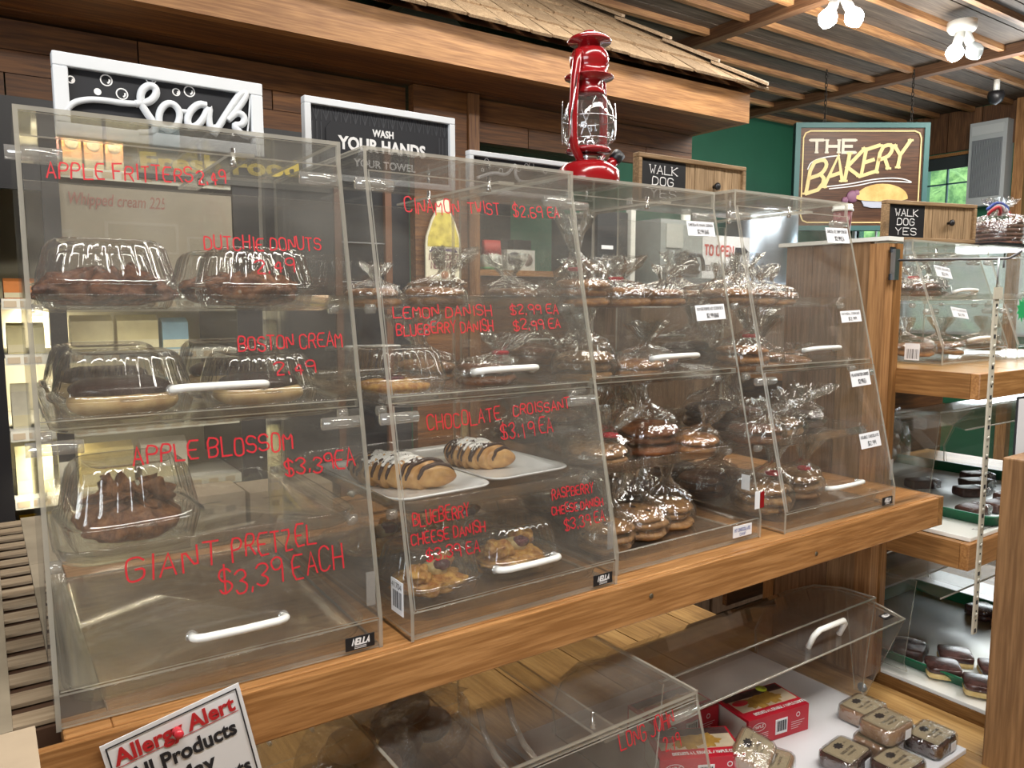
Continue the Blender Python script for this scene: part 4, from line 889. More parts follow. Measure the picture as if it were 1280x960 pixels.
def bag(C, x, y, li, fl, label, v=0, rz=0, n=2, tie=False, sc=1, tilt=0):
    z = LV[li] - .009 + (.0 if li else -.009)
    loc = in_case(C, x, y, z); key = (fl, v, n, tie)
    if key not in PROTO:
        t = thing('cookie_bag', label, 'cookie bag', loc, (tilt, 0, rz), 'bagged cookies in the acrylic cases')
        rr = random.Random(v + n)
        for q in range(n): obj('cookie', CK[fl][0], CK[fl][1], t, (rr.uniform(-.004, .004), rr.uniform(-.004, .004), .001 + q * .0155), (R(rr.uniform(-4, 4)), R(rr.uniform(-4, 4)), rr.uniform(0, 6)))
        fb = obj('film_bag', BM[v], FILM, t); fb.scale = (1, 1, n * .0155 / .034 * 1.05)
        nk = [(.03, -.02), (-.02, .01), (.045, 0), (-.04, -.035)][v]
        if tie: obj('red_tie', B().tube([(nk[0] * .6 + .011 * math.cos(a), nk[1] * .6 + .011 * math.sin(a), n * .0165 + .016) for a in [2 * PI * j / 10 for j in range(10)]], .0035, 6, closed=True), REDMARK, t, label='red twist tie')
        PROTO[key] = t
    else: t = dup(PROTO[key], loc, (tilt, 0, rz), label)
    sc *= 1.1; t.scale = (sc, sc, sc)
    return t
def bl(fl, pos, sh, cs): return '%s cookie bag, %s, %s shelf, %s' % (fl, pos, sh, cs)
c2n, c3n, c4n = 'croissant case', 'case missing its lower door', 'case nearest the gable'
bag(C2, .25, .37, 3, 'golden', bl('golden', 'back right', 'top', c2n), 0, 0, 2)
bag(C2, .14, .40, 3, 'golden', bl('golden', 'back middle', 'top', c2n), 2, 1, 2, sc=.9)
bag(C2, .30, .27, 2, 'ginger', bl('ginger', 'right of the clamshell', 'second', c2n), 2, 0, 2, tie=True)
bag(C2, .25, .40, 2, 'golden', bl('golden', 'at the back', 'second', c2n), 1, 0, 2)
# third case
for a in [(.31, .22, 3, 'golden', 'front right', 2, .4, 2, False, .95), (.31, .12, 1, 'golden', 'front right', 3, .9, 2, False, .9), (.085, .20, 3, 'golden', 'front left', 1, .4, 3, True, .95), (.195, .21, 3, 'golden', 'front middle', 2, 1.2, 2, True, 1.0), (.30, .36, 3, 'ginger', 'back right', 0, 0, 2, False, 1.0), (.18, .38, 3, 'ginger', 'back middle', 3, 2, 2, False, 1), (.07, .40, 3, 'golden', 'back left', 0, 2, 2, False, 1),
          (.085, .19, 2, 'oatmeal', 'front left', 1, 0, 3, False, 1.0), (.20, .17, 2, 'golden', 'front middle', 0, .6, 2, False, 1.0), (.305, .24, 2, 'ginger', 'front right', 3, 0, 2, False, 1), (.10, .37, 2, 'golden', 'back left', 1, 2, 3, False, 1), (.25, .38, 2, 'oatmeal', 'back right', 2, 1, 3, False, 1),
          (.068, .13, 1, 'oatmeal', 'front left', 0, -.3, 2, True, 1.0), (.225, .16, 1, 'ginger', 'front middle', 1, 0, 3, False, 1.08), (.13, .26, 1, 'ginger', 'middle left', 3, 1, 2, False, 1.1), (.315, .30, 1, 'golden', 'back right', 2, 2.2, 3, False, 1.0), (.08, .39, 1, 'dark chocolate', 'back left', 1, 0, 2, False, 1.0), (.20, .40, 1, 'golden', 'back middle', 1, 1, 3, False, 1.0),
          (.062, .10, 0, 'chocolate chip', 'front left', 2, .5, 3, False, .9), (.165, .12, 0, 'chocolate chip', 'front middle', 0, 2, 3, False, .95), (.262, .14, 0, 'chocolate chip', 'front right', 1, 1, 3, False, .92), (.12, .235, 0, 'dark chocolate', 'middle left', 3, 0, 4, False, 1.0), (.30, .28, 0, 'dark chocolate', 'middle right', 0, 2, 3, False, 1.0), (.14, .38, 0, 'oatmeal', 'back left', 1, 1, 3, False, 1.0), (.29, .40, 0, 'ginger', 'back right', 2, 1, 3, False, 1.0)]:
    bag(C3, a[0], a[1], a[2], a[3], bl(a[3], a[4], TN[a[2]], c3n), a[5], a[6], a[7], a[8], a[9])
for a in [(.30, .38, 3, 'golden', 'back right', 2, .8, 2, False, .95), (.19, .36, 2, 'oatmeal', 'back middle', 2, .8, 2, False, 1.0), (.18, .33, 0, 'golden', 'middle', 1, .8, 2, False, 1.0), (.075, .22, 3, 'golden', 'front left', 0, .2, 2, False, 1.05), (.175, .24, 3, 'golden', 'front middle', 2, .3, 2, False, 1.0), (.275, .25, 3, 'golden', 'front right', 0, 2.5, 2, False, .9), (.07, .37, 3, 'golden', 'back left', 1, 1, 2, False, 1.0), (.19, .39, 3, 'ginger', 'back middle', 3, 1, 2, False, 1.0),
          (.07, .18, 2, 'golden', 'front left', 2, 0, 3, True, 1.0), (.165, .21, 2, 'golden', 'front middle', 1, 1.4, 2, False, .95), (.08, .35, 2, 'dark chocolate', 'back left', 0, 0, 3, False, 1.0), (.29, .23, 2, 'golden', 'front right', 3, .5, 1, False, 1.0),
          (.070, .13, 1, 'ginger', 'front left', 2, -.4, 2, False, 1.0), (.175, .16, 1, 'oatmeal', 'front middle', 2, -.3, 2, False, 1.1), (.300, .20, 1, 'dark chocolate', 'front right', 2, -.2, 2, False, 1.1), (.13, .31, 1, 'dark chocolate', 'back left', 0, .3, 3, False, 1.1), (.27, .34, 1, 'ginger', 'back right', 1, .3, 2, False, 1.0),
          (.085, .12, 0, 'oatmeal', 'front left', 0, .3, 3, True, 1.05), (.245, .15, 0, 'chocolate chip', 'front right', 3, .3, 3, True, .98), (.07, .27, 0, 'ginger', 'middle left', 3, 1, 3, False, 1.0), (.10, .40, 0, 'dark chocolate', 'back left', 1, 1, 3, False, 1.0)]:
    bag(C4, a[0], a[1], a[2], a[3], bl(a[3], a[4], TN[a[2]], c4n), a[5], a[6], a[7], a[8], a[9])

# ================================================================== SIGNS on top
def frame_sign(name, label, loc, W, H, ft, fm, pm, d=.018, rz=0, tilt=0):
    t = thing(name, label, 'sign', loc, (tilt, 0, rz))
    for bb in (((-0, 0, 0), (W, d, ft)), ((0, 0, H - ft), (W, d, H)), ((0, 0, ft), (ft, d, H - ft)), ((W - ft, 0, ft), (W, d, H - ft))):
        bevel(obj('frame_rail', B().box(*bb), fm, t), .0015)
    obj('panel', B().box((ft * .9, d * .45, ft * .9), (W - ft * .9, d * .9, H - ft * .9)), pm, t)
    return t
# px -> sign plane helper for artwork drawn in the sign's own coordinates
SK = frame_sign('bubble_sign', 'white framed charcoal sign reading Soak with bubbles, on the first case', (.057, .27, .668), .270, .106, .0175, WHITE, CHALK, rz=R(1.0))
sx_ = lambda px, py: ((px - 65) / 264 * .270, max(.012, .104 - (py - 74 - (px - 65) * .091) / 264 * .272))
mpk = lambda u, v: (u, .0035, v)
art = B()
def pstroke(b, pts, wd, mp, conv, z=None):
    P = [conv(*p) for p in pts]
    for _ in range(2):
        Q = [P[0]]
        for i in range(len(P) - 1):
            a, c = P[i], P[i + 1]; Q += [(a[0] * .75 + c[0] * .25, a[1] * .75 + c[1] * .25), (a[0] * .25 + c[0] * .75, a[1] * .25 + c[1] * .75)]
        P = Q + [P[-1]]
    b.tube([mp(*p) for p in P], wd * .60, 8)
c8 = lambda px, py: sx_(px / 2.6667, py / 2.6667)
for pts, wd in [([(195, 400), (225, 360), (270, 345), (330, 345), (380, 352), (432, 352)], .0070), ([(425, 352), (470, 345), (496, 318), (495, 292), (472, 284), (446, 305), (440, 345), (462, 385), (490, 425), (480, 450), (430, 452)], .0085),
                ([(500, 430), (500, 380), (525, 345), (555, 345), (575, 375), (565, 420), (535, 440), (505, 425)], .0080), ([(570, 370), (600, 372)], .006),
                ([(668, 345), (640, 340), (605, 372), (595, 410), (615, 430), (650, 405), (682, 340), (672, 390), (680, 430), (700, 425)], .0085),
                ([(690, 450), (735, 380), (790, 300), (812, 288), (816, 305), (780, 355), (742, 395)], .0085), ([(742, 395), (780, 362), (810, 380), (800, 412), (760, 412), (800, 450), (830, 450)], .0085), ([(832, 290), (826, 370), (815, 450)], .0022)]:
    pstroke(art, pts, wd, mpk, c8)
obj('raised_lettering', art, WHITE, SK)
bb_ = B()
for cx, cy, r in [(228, 280, 11), (337, 275, 18), (385, 318, 18), (482, 258, 18), (566, 301, 12), (612, 296, 18)]:
    u, v = c8(cx, cy); rr = r / 2.667 / 264 * .270
    ribbon(bb_, [(u + rr * math.cos(a), v + rr * math.sin(a)) for a in [2 * PI * j / 20 for j in range(21)]], .0016, lambda u, v: (u, .0078, v))
    ribbon(bb_, [(u + rr * .55 * math.cos(a), v + rr * .55 * math.sin(a)) for a in [-1.1 + .2 * j for j in range(8)]], .0022, lambda u, v: (u, .0078, v))
u, v = c8(308, 315); bb_.add([(u + .0045 * math.cos(a), .0076, v + .0045 * math.sin(a)) for a in [2 * PI * j / 18 for j in range(18)]], [tuple(range(18))])
obj('printed_bubbles', bb_, LWHITE, SK)
WH = frame_sign('wash_hands_sign', 'white framed charcoal sign reading Wash your hands, on the second case', (.443, .42, .6665), .302, .140, .012, WHITE, CHALK, rz=R(.6))
orn = B(); rr = random.Random(2)
for k in range(15):
    x0 = .014 + k * .0185
    for a in (-1, 0, 1): ribbon(orn, [(x0 + .009, .104), (x0 + .009 + a * .007, .126)], .0016, lambda u, v: (u, .0076, v))
    ribbon(orn, [(x0, .104), (x0, .127)], .0014, lambda u, v: (u, .0076, v))
for sx in (.016, .024, .032, .27, .278, .286): ribbon(orn, [(sx, .014), (sx, .10)], .0022, lambda u, v: (u, .0076, v))
obj('embossed_pattern', orn, plain('charcoal_relief', (.045, .048, .055), .4), WH)
obj('inner_plaque', B().slab([(x, .0078, z) for x, z in [(.04, .012), (.262, .012), (.262, .092), (.252, .104), (.05, .104), (.04, .092)]], (0, -1, 0), .002, 0), CHALK, WH)
ftext('lettering', 'WASH', .0175, LWHITE, WH, (.1295, .0052, .0865), (R(90), 0, 0), .03, width=.0425)
ftext('lettering', 'YOUR HANDS', .031, LWHITE, WH, (.064, .0052, .0585), (R(90), 0, 0), .035, width=.176)
ftext('lettering', 'YOUR TOWEL', .019, LWHITE, WH, (.092, .0052, .030), (R(90), 0, 0), .02, width=.125)
SK2 = frame_sign('bubble_sign', 'white framed charcoal bubble sign behind the red lantern', (.782, .43, .670), .262, .083, .010, WHITE, CHALK, rz=R(.6))
bb_ = B()
for cx, cy, r in [(.045, .066, .005), (.035, .048, .003), (.080, .050, .005), (.125, .058, .005), (.145, .066, .005), (.158, .069, .006), (.195, .060, .005)]:
    ribbon(bb_, [(cx + r * math.cos(a), cy + r * math.sin(a)) for a in [2 * PI * j / 16 for j in range(17)]], .0015, lambda u, v: (u, .0078, v))
obj('printed_bubbles', bb_, LWHITE, SK2)
a2_ = B(); pstroke(a2_, [(.02, .03), (.06, .045), (.09, .04), (.108, .06), (.116, .066), (.112, .045), (.125, .03), (.16, .035)], .006, mpk, lambda u, v: (u, v)); obj('raised_lettering', a2_, WHITE, SK2)
def walk_sign(label, loc, W, H, rz, base=True):
    t = thing('walk_dog_sign', label, 'sign', loc, (0, 0, rz), 'wooden walk dog signs'); ft = .011
    for bb in (((0, 0, 0), (W, .022, ft)), ((0, 0, H - ft), (W, .022, H)), ((0, 0, ft), (ft, .022, H - ft)), ((W - ft, 0, ft), (W, .022, H - ft))): bevel(obj('frame_rail', B().box(*bb), RUSTIC, t), .002)
    s = .43
    obj('black_panel', B().box((ft, .008, ft), (W * s, .016, H - ft)), BLACK, t)
    n = 6; w0 = W * s; w1 = W - ft
    for k in range(n): obj('slat', B().box((w0 + (w1 - w0) * k / n + .0007, .009 - (k % 2) * .0008, ft), (w0 + (w1 - w0) * (k + 1) / n - .0007, .017, H - ft)), RUSTICZ, t)
    obj('knob', B().lathe([(.004, 0), (.004, .008), (.009, .011), (.009, .016), (.004, .019)], 14), BLACK, t, (W * .70, .009, H * .5), (R(90), 0, 0))
    lt = B(); mp = lambda u, v: (u, .0068, v); pw = W * s - ft; hh = H - 2 * ft
    write(lt, 'WALK', mp, ft + pw * .20, ft + hh * .66, hh * .20, pw * .64, .0022, serif=.14); write(lt, 'DOG', mp, ft + pw * .26, ft + hh * .38, hh * .20, pw * .50, .0024, serif=.14); write(lt, 'YES', mp, ft + pw * .22, ft + hh * .08, hh * .21, pw * .62, .0022)
    obj('lettering', lt, LWHITE, t); return t
walk_sign('wooden walk dog sign with black knob standing on the fourth case', (1.232, .42, .6795), .375, .116, R(-.5))
walk_sign('wooden walk dog sign with black knob on the far right acrylic case', (2.05, .290, .6215), .345, .112, R(-14))

# ---- red lantern
LN = thing('red_lantern', 'red enamel hurricane lantern with glass globe on the third case', 'lantern', (.945, .26, .671))
q = B().lathe([(.052, 0), (.060, .004), (.061, .012), (.060, .030), (.050, .042), (.030, .050), (.020, .052)], 36); obj('fuel_tank', q, RED, LN)
obj('burner_collar', B().lathe([(.021, .050), (.024, .052), (.024, .060), (.020, .062), (.019, .066)], 24), CHROME, LN)
obj('globe_plate', B().lathe([(.022, .064), (.042, .066), (.044, .070), (.041, .074), (.030, .074)], 30), RED, LN)
obj('glass_globe', B().lathe([(.032, .074), (.042, .082), (.0495, .100), (.051, .118), (.047, .142), (.038, .162), (.030, .172)], 36, cap=False), clear('lantern_glass', (.93, .94, .95), .03, .10, .03, bump=.25, bscale=25, scratch=False), LN)
wg = B()
for zz, r in ((.088, .0470), (.128, .0515)): wg.tube([(r * math.cos(a), r * math.sin(a), zz) for a in [2 * PI * j / 28 for j in range(28)]], .001, 6, closed=True)
for a0 in (.6, 2.2, 3.7, 5.3): wg.tube([(.0515 * math.cos(a0 + .55 * t), .0515 * math.sin(a0 + .55 * t), .085 + .075 * t) for t in [i / 8 for i in range(9)]], .001, 6)
obj('wire_guard', wg, CHROME, LN)
obj('wick_tube', B().lathe([(.010, .066), (.012, .085), (.006, .095)], 14), CHROME, LN)
obj('chimney_hood', B().lathe([(.030, .172), (.032, .176), (.028, .184), (.026, .196), (.0265, .200), (.047, .204), (.047, .206), (.036, .210), (.035, .225), (.037, .228), (.037, .244), (.033, .252), (.030, .256)], 36), RED, LN)
q = B().lathe([(.022, .257), (.022, .268), (.041, .269), (.042, .272), (.036, .278), (.020, .283), (.012, .286), (.011, .290)], 36); obj('top_cap', q, RED, LN)
for sgn in (-1, 1):
    ang = R(200 if sgn < 0 else 20); dx, dy_ = math.cos(ang), math.sin(ang)
    P = [(.030, .245), (.040, .243), (.0445, .225), (.052, .19), (.058, .14), (.058, .09), (.052, .068), (.036, .056), (.026, .046)]
    obj('side_tube', B().tube([(dx * r, dy_ * r, z) for r, z in P], [.0075, .008, .0085, .0085, .0085, .0085, .0085, .0085, .0085], 12), RED, LN)
ang = R(200); P = [(math.cos(R(200)) * .055, math.sin(R(200)) * .055, .205)]
obj('bail_handle', B().tube([(-.045, -.022, .212), (-.060, -.030, .16), (-.072, -.035, .115), (-.070, -.030, .085), (-.050, .0, .075), (.0, .05, .072), (.045, .04, .08), (.058, .02, .13), (.050, .018, .205)], .0016, 6), CHROME, LN)
sp = B().tube([(.036, -.012, .038), (.052, -.018, .056)], .011, 14); obj('filler_neck', sp, RED, LN)
obj('filler_cap', B().tube([(.050, -.0175, .054), (.062, -.021, .068)], .0125, 14), BLACK, LN)

# ================================================================== HANGING BAKERY SIGN
bk = thing('bakery_sign', 'hanging walnut sign with teal frame reading The Bakery', 'sign', (4.540, 2.385, .928), (0, 0, R(-34.6))); bk.scale = (1.293, 1.293, 1.293)
W_, H_ = .695, .55
def bkc(px, py): # own artwork coordinates, from a 1280 wide study of the sign
    return ((px - 520) / 448 * W_, H_ - (py - 408) / 448 * W_)
obj('signboard', B().slab([(0, 0, 0), (W_, 0, 0), (W_, 0, H_), (0, 0, H_)], (0, 1, 0), .03, 0), SIGNW, bk)
for bb in (((0, -.008, 0), (W_, .034, .026)), ((0, -.008, H_ - .026), (W_, .034, H_)), ((0, -.008, .026), (.026, .034, H_ - .026)), ((W_ - .026, -.008, .026), (W_, .034, H_ - .026))): obj('frame_rail', B().box(*bb), TEAL, bk)
brd = B(); mpS = lambda u, v: (u, -.004, v); i_ = .042; n_ = .035
ribbon(brd, [(i_ + n_, i_), (W_ - i_ - n_, i_), (W_ - i_ - n_ * .3, i_ + n_ * .3), (W_ - i_, i_ + n_), (W_ - i_, H_ - i_ - n_), (W_ - i_ - n_ * .3, H_ - i_ - n_ * .3), (W_ - i_ - n_, H_ - i_), (i_ + n_, H_ - i_), (i_ + n_ * .3, H_ - i_ - n_ * .3), (i_, H_ - i_ - n_), (i_, i_ + n_), (i_ + n_ * .3, i_ + n_ * .3), (i_ + n_, i_)], .007, mpS)
obj('gold_border', brd, CREAM, bk)
lt = B(); u, v = bkc(572, 505); u2, _ = bkc(705, 0)
write(lt, 'THE', mpS, u, v, .062, (u2 - u) * 1.22, .015, serif=.13); obj('lettering', lt, plain('ivory_letter', (.70, .66, .55), .5), bk)
lt = B(); XS = [562, 622, 690, 745, 795, 840, 900]; hs = [(640, 545), (618, 530), (598, 512), (582, 500), (570, 492), (562, 486)]
for ch, xa, xb, (y0, y1) in zip('BAKERY', XS, XS[1:], hs):
    ua, va = bkc(xa, y0); ub, _ = bkc(xb, y0); _, vt = bkc(xa, y1); sz = vt - va
    write(lt, ch, mpS, ua, va, sz, (ub - ua) * 1.20, .019, slope=.32, serif=.10, shear=.16)
obj('lettering', lt, CREAM, bk, label='gold arched word')
sw = B()
for pts in ([(565, 560), (575, 535), (620, 520), (670, 515)], [(620, 618), (700, 610), (800, 590), (880, 588), (925, 605), (880, 600), (800, 598), (730, 615), (640, 624)]):
    P = [bkc(*p) for p in pts]
    Q = P
    for _ in range(2):
        q_ = [Q[0]]
        for i in range(len(Q) - 1):
            a, c = Q[i], Q[i + 1]; q_ += [(a[0] * .75 + c[0] * .25, a[1] * .75 + c[1] * .25), (a[0] * .25 + c[0] * .75, a[1] * .25 + c[1] * .75)]
        Q = q_ + [Q[-1]]
    ribbon(sw, Q, .006, mpS)
obj('white_flourish', sw, LWHITE, bk)
u, v = bkc(817, 655)
pie = B().slab([(u + .135 * math.cos(a), -.001, v - .002 + (.075 if math.sin(a) > 0 else .015) * math.sin(a)) for a in [2 * PI * j / 28 for j in range(28)]], (0, -1, 0), .010, 0); obj('carved_pie_crust', pie, pastry('painted_crust', (.80, .58, .22), (.66, .40, .12), .2, 15), bk)
dish = B().slab([(u + x, -.001, v + z) for x, z in [(-.11, -.006), (.11, -.006), (.09, -.042), (.05, -.05), (-.05, -.05), (-.09, -.042)]], (0, -1, 0), .007, 0); obj('carved_pie_dish', dish, plain('painted_dish', (.50, .54, .66), .5), bk)
for px, py, r in ((720, 650, .033), (695, 662, .018), (735, 640, .02)):
    u, v = bkc(px, py); obj('carved_berry', B().lathe([(r, 0), (r * .9, .006), (r * .5, .010), (.001, .011)], 18), plain('painted_berry', (.26, .12, .20), .5), bk, (u, -.001, v), (R(90), 0, 0))
for sx in (.155, .605):
    ch = B(); z = H_ + .002; k = 0
    while z < H_ + .245:
        P = [((.006 if k % 2 == 0 else .0) * math.cos(a), (.006 if k % 2 else .0) * math.cos(a), z + .013 + .014 * math.sin(a)) for a in [2 * PI * j / 10 for j in range(10)]]
        ch.tube(P, .0022, 5, closed=True); z += .022; k += 1
    obj('hanging_chain', ch, plain('dark_chain', (.04, .035, .03), .4, .8), bk, (sx, .015, 0))

# ---- ceiling lamps
BULB = plain('lit_bulb', (1, .97, .92), .3, emit=26)
def lamp(label, loc, bulbs):
    t = thing('ceiling_lamp', label, 'lamp', loc); obj('lamp_base', B().lathe([(.075, 0), (.075, -.035), (.06, -.055)], 24), WHITEP, t)
    for dx, dyy, on in bulbs:
        d = Vector((dx, dyy, -1)).normalized()
        p0 = Vector((0, 0, -.05)) + Vector((dx, dyy, 0)) * .03
        obj('socket', B().tube([tuple(p0), tuple(p0 + d * .07)], .024, 12), WHITEP, t)
        rg = []; c = p0 + d * .07
        obj('bulb', B().tube([tuple(c + d * (.10 * i / 7)) for i in range(8)], [.020, .030, .040, .045, .045, .038, .026, .004], 14), BULB if on else plain('unlit_bulb', (.30, .33, .34), .15), t)
        if on:
            l = bpy.data.lights.new('bulb_light', 'POINT'); l.energy = 13; l.shadow_soft_size = .05; l.color = (1, .95, .87)
            lo = bpy.data.objects.new('bulb_light', l); lo.location = tuple(Vector(loc) + c + d * .14); COL.objects.link(lo)
lamp('two-bulb ceiling lamp nearest the shingled canopy', (3.52, 1.43, 1.99), [(-.35, .2, True), (.5, -.3, True)])
lamp('ceiling lamp with one lit and one dark bulb above the bakery sign', (4.50, 1.32, 1.975), [(-.25, .1, True), (.5, -.3, False)])
lamp('ceiling lamp at the right edge, lit', (5.45, 1.30, 1.985), [(-.15, .2, True)])
cm = thing('ceiling_camera', 'small dark dome camera under the far beam', 'camera', (5.9, 1.75, 1.985)); obj('mount', B().lathe([(.02, 0), (.02, -.08)], 10), WHITEP, cm); obj('dome', B().lathe([(.001, -.17), (.04, -.15), (.055, -.11), (.05, -.08)], 16), BLACK, cm)

# ---- wall heater
ht = thing('wall_heater', 'tall white wall heater with a vertical grille', 'heater', (XF - .13, 0, 0))
obj('heater_case', B().box((.012, 2.0, 1.22), (.13, 2.28, 1.88)), plain('heater_grey_white', (.50, .54, .56), .5), ht)
for k in range(20): obj('grille_bar', B().box((0, 2.03 + k * .0115, 1.29), (.012, 2.036 + k * .0115, 1.74)), plain('grille_grey', (.30, .33, .36), .4), ht)
obj('control_panel', B().box((.004, 2.02, 1.78), (.012, 2.26, 1.85)), plain('heater_panel', (.60, .64, .66), .4), ht)
tr = struct('trim_1', B().box((XF - .08, 1.88, FZ), (XF, 1.96, CZ - .02)), PINEZ)

# ================================================================== RIGHT-HAND SHELVING
def shelfunit(label, z, th, x0=1.86, x1=3.0, y0=-.065, y1=.62):
    t = thing('side_shelf', label, 'shelf', (x0, y0, z), group='shelves right of the gable')
    bevel(obj('front_board', B().box((0, 0, -th), (x1 - x0, .022, 0)), MAPLE, t), .002)
    obj('side_board', B().box((0, .022, -th), (.02, y1 - y0, 0)), MAPLEY, t)
    k = 0
    for a in range(5): obj('shelf_plank', B().box((.02 + a * .224, .022, -.02), (.02 + a * .224 + .222, y1 - y0, -.001)), SHELFW, t)
    return t
rbp = thing('back_boarding', 'brown plank boarding behind the right-hand shelves', 'paneling', (1.88, .66, -.52))
for k in range(6): obj('plank', B().box((0, 0, k * .128), (1.3, .018, k * .128 + .125)), PLANKX, rbp)
shelfunit('topmost maple shelf right of the gable, carrying acrylic cases', .285, .061)
shelfunit('middle maple shelf right of the gable, carrying a brownie tray', -.123, .064)
shelfunit('lowest maple shelf right of the gable, carrying a brownie tray', -.521, .05, y0=-.20)
pst = thing('corner_post', 'near wooden post at the right end of the counter', 'post', (1.700, -.30, FZ)); bevel(obj('post_body', B().box((-.052, -.0, 0), (.06, .09, .14 - FZ)), wood('brown_post', (.16, .08, .03), (.27, .145, .06), (.36, .20, .09), 'z', .5, .8, .0), pst), .004)
obj('screw', B().lathe([(.004, 0), (.003, .001), (.001, .001)], 8), STEEL, pst, (-.035, -.0005, .62), (R(90), 0, 0))
cdt = thing('price_card_holder', 'white price card with a black border above the near post', 'card', (1.785, -.18, .10)); obj('card', B().box((-.01, 0, 0), (.12, .003, .15)), INK, cdt); obj('card_face', B().box((-.005, -.001, .005), (.115, 0, .145)), PAPER, cdt)
obj('card_stem', B().box((.05, .0, -.22), (.056, .003, 0)), STEEL, cdt)
gp = thing('green_burst_tag', 'green zigzag price burst on the far right case', 'tag', (2.37, .065, .43))
obj('burst', B().slab([((.035 if j % 2 else .022) * math.cos(2 * PI * j / 20), 0, (.035 if j % 2 else .022) * math.sin(2 * PI * j / 20)) for j in range(20)], (0, -1, 0), .001, 0), plain('tag_green', (.02, .35, .12), .5), gp)
# brackets, rod, hanging standard
br = thing('peg_hook', 'long grey peg hook clipped to the front of the gable post', 'hook', (1.815, .135, .55))
obj('clip_plate', B().box((-.008, -.012, -.045), (.012, -.0, .03)), STEEL, br); obj('clip_plate', B().box((-.014, -.004, .022), (.006, 0, .035)).box((-.014, -.004, -.045), (.0, 0, -.03)), BLACK, br)
obj('rod', B().tube([(.008, -.012, .003), (.005, -.255, -.004), (.005, -.262, -.003), (.005, -.285, .012)], .0028, 8), plain('rod_grey', (.16, .16, .17), .4, .8), br)
obj('rod_hook', B().tube([(.005, -.250, -.004), (.005, -.250, -.024)], .002, 6), plain('rod_grey', (.1, .1, .1), .4), br)
sd = thing('slotted_strip', 'cream slotted metal strip hanging from the peg hook', 'bracket', (1.8, -.113, .478))
obj('strip', B().box((-.0095, -.002, -.785), (.0095, .002, 0)), plain('cream_metal', (.56, .52, .42), .45, .0, bump=.2, bscale=120), sd)
sl_ = B()
for k in range(34):
    z = -.03 - k * .0225
    if k % 3 == 0: sl_.lathe([(.003, 0), (.003, .001)], 8, (0, 0, 0)) if 0 else sl_.box((-.004, -.0026, z - .009), (.004, -.002, z))
    else: sl_.box((-.0022, -.0026, z - .005), (.0022, -.002, z - .001))
obj('slots', sl_, INK, sd); sc_ = B()
for k in range(18): sc_.tube([(0, -.002, -.041 - k * .041), (0, -.0045, -.041 - k * .041)], .004, 8)
obj('rivets', sc_, plain('rivet_cream', (.62, .60, .52), .3, .3), sd)
obj('hang_wire', B().tube([(0, 0, .005), (.0, .0, .068)], .0022, 6), STEEL, sd); obj('top_plate', B().box((-.02, -.004, -.02), (.02, -.002, .006)), plain('cream_metal', (.5, .5, .5), .4), sd)
# right cases
KC, KD, mk_, dyk = make_case('small acrylic case with gauze-wrapped sweets on the top right shelf', (2.027, .106, .285), 0, .37, .333, .095, D=.46, div=.165, lower=True, brand=False, group='acrylic cases on the right shelf', ntray=2, handles=(.19, .06))
KC2, KD2, mk2, _ = make_case('small acrylic case beside the frame edge on the top right shelf', (2.42, .09, .285), 0, .37, .333, .095, D=.46, div=.165, lower=True, brand=False, group='acrylic cases on the right shelf', ntray=2, handles=(.19, .06))
tag(KD[0], mk_, .08, .16, .235, .265, plines('FUDGE SQUARES', '$3.99'), -.1); tag(KD[1], mk_, .10, .18, .125, .152, plines('NUT CLUSTERS', '$4.99'), -.1)
q = B(); q.box((-.0012, .06, .01), (-.0002, .10, .055), 0)
for i, wv in enumerate([1, 2, 1, 1, 3, 1, 2, 1, 2, 1]): q.box((-.0016, .063 + i * .0033, .014), (-.0012, .063 + i * .0033 + .0007 * wv, .040), 1)
obj('code_sticker', q, [PAPER, INK], KC)
for i, (x, y, z, fl, lab) in enumerate([(2.10, .30, .468, 'dark chocolate', 'film bag of dark squares, left on the upper tray of the small right case'), (2.20, .27, .468, 'ginger', 'film bag of brown cookies, middle of the upper tray of the small right case'), (2.31, .30, .468, 'dark chocolate', 'film bag of dark cookies, right on the upper tray of the small right case'),
       (2.15, .25, .300, 'golden', 'film bag of golden cookies, left at the bottom of the small right case'), (2.29, .24, .300, 'golden', 'film bag of golden cookies, right at the bottom of the small right case'), (2.55, .25, .300, 'golden', 'film bag of golden cookies in the case beside the frame edge')]):
    t = dup(PROTO[[k for k in PROTO if k[0] == fl][0]], (x, y, z), (0, 0, i), lab, 'bagged cookies in the small right cases')
for i, (x, lab) in enumerate([(2.212, 'clear tray on the upper level of the small right case'), (2.605, 'clear tray on the upper level of the case beside the frame edge')]):
    o = obj('clear_tray', tray_mesh(.172, .19), TRAYM, None, (x, .36, .455)); o['label'] = lab; o['category'] = 'tray'
# waffle stack and cup
wfb = thing('waffle_bag', 'bag of stacked waffle cookies tied with a red, white and blue ribbon', 'cookie bag', (2.60, .24, .626))
for k in range(6): obj('waffle', B().lathe([(.062, 0), (.068, .004), (.066, .010), (.05, .012)], 20), pastry('waffle_brown', (.22, .10, .06), (.10, .04, .03), 1.0, 70), wfb, (random.uniform(-.003, .003), 0, k * .0125), (0, 0, k))
fb = obj('film_bag', bag_mesh(.07, .078, 9, (.0, .0, .06)), FILM, wfb)
for k, (c, nm) in enumerate((((.50, .04, .05), 'red'), ((.80, .80, .82), 'white'), ((.05, .10, .42), 'blue'))):
    rb = B(); rb.tube([(.05 * math.cos(a) * (1 if k != 1 else .8), .015 * math.sin(2 * a + k), .105 + k * .007 + .010 * math.sin(3 * a + k)) for a in [2 * PI * j / 24 for j in range(24)]], .0045, 6, closed=True)
    obj('ribbon_loop', rb, plain('ribbon_' + nm, c, .4), wfb, label=nm + ' ribbon loop')
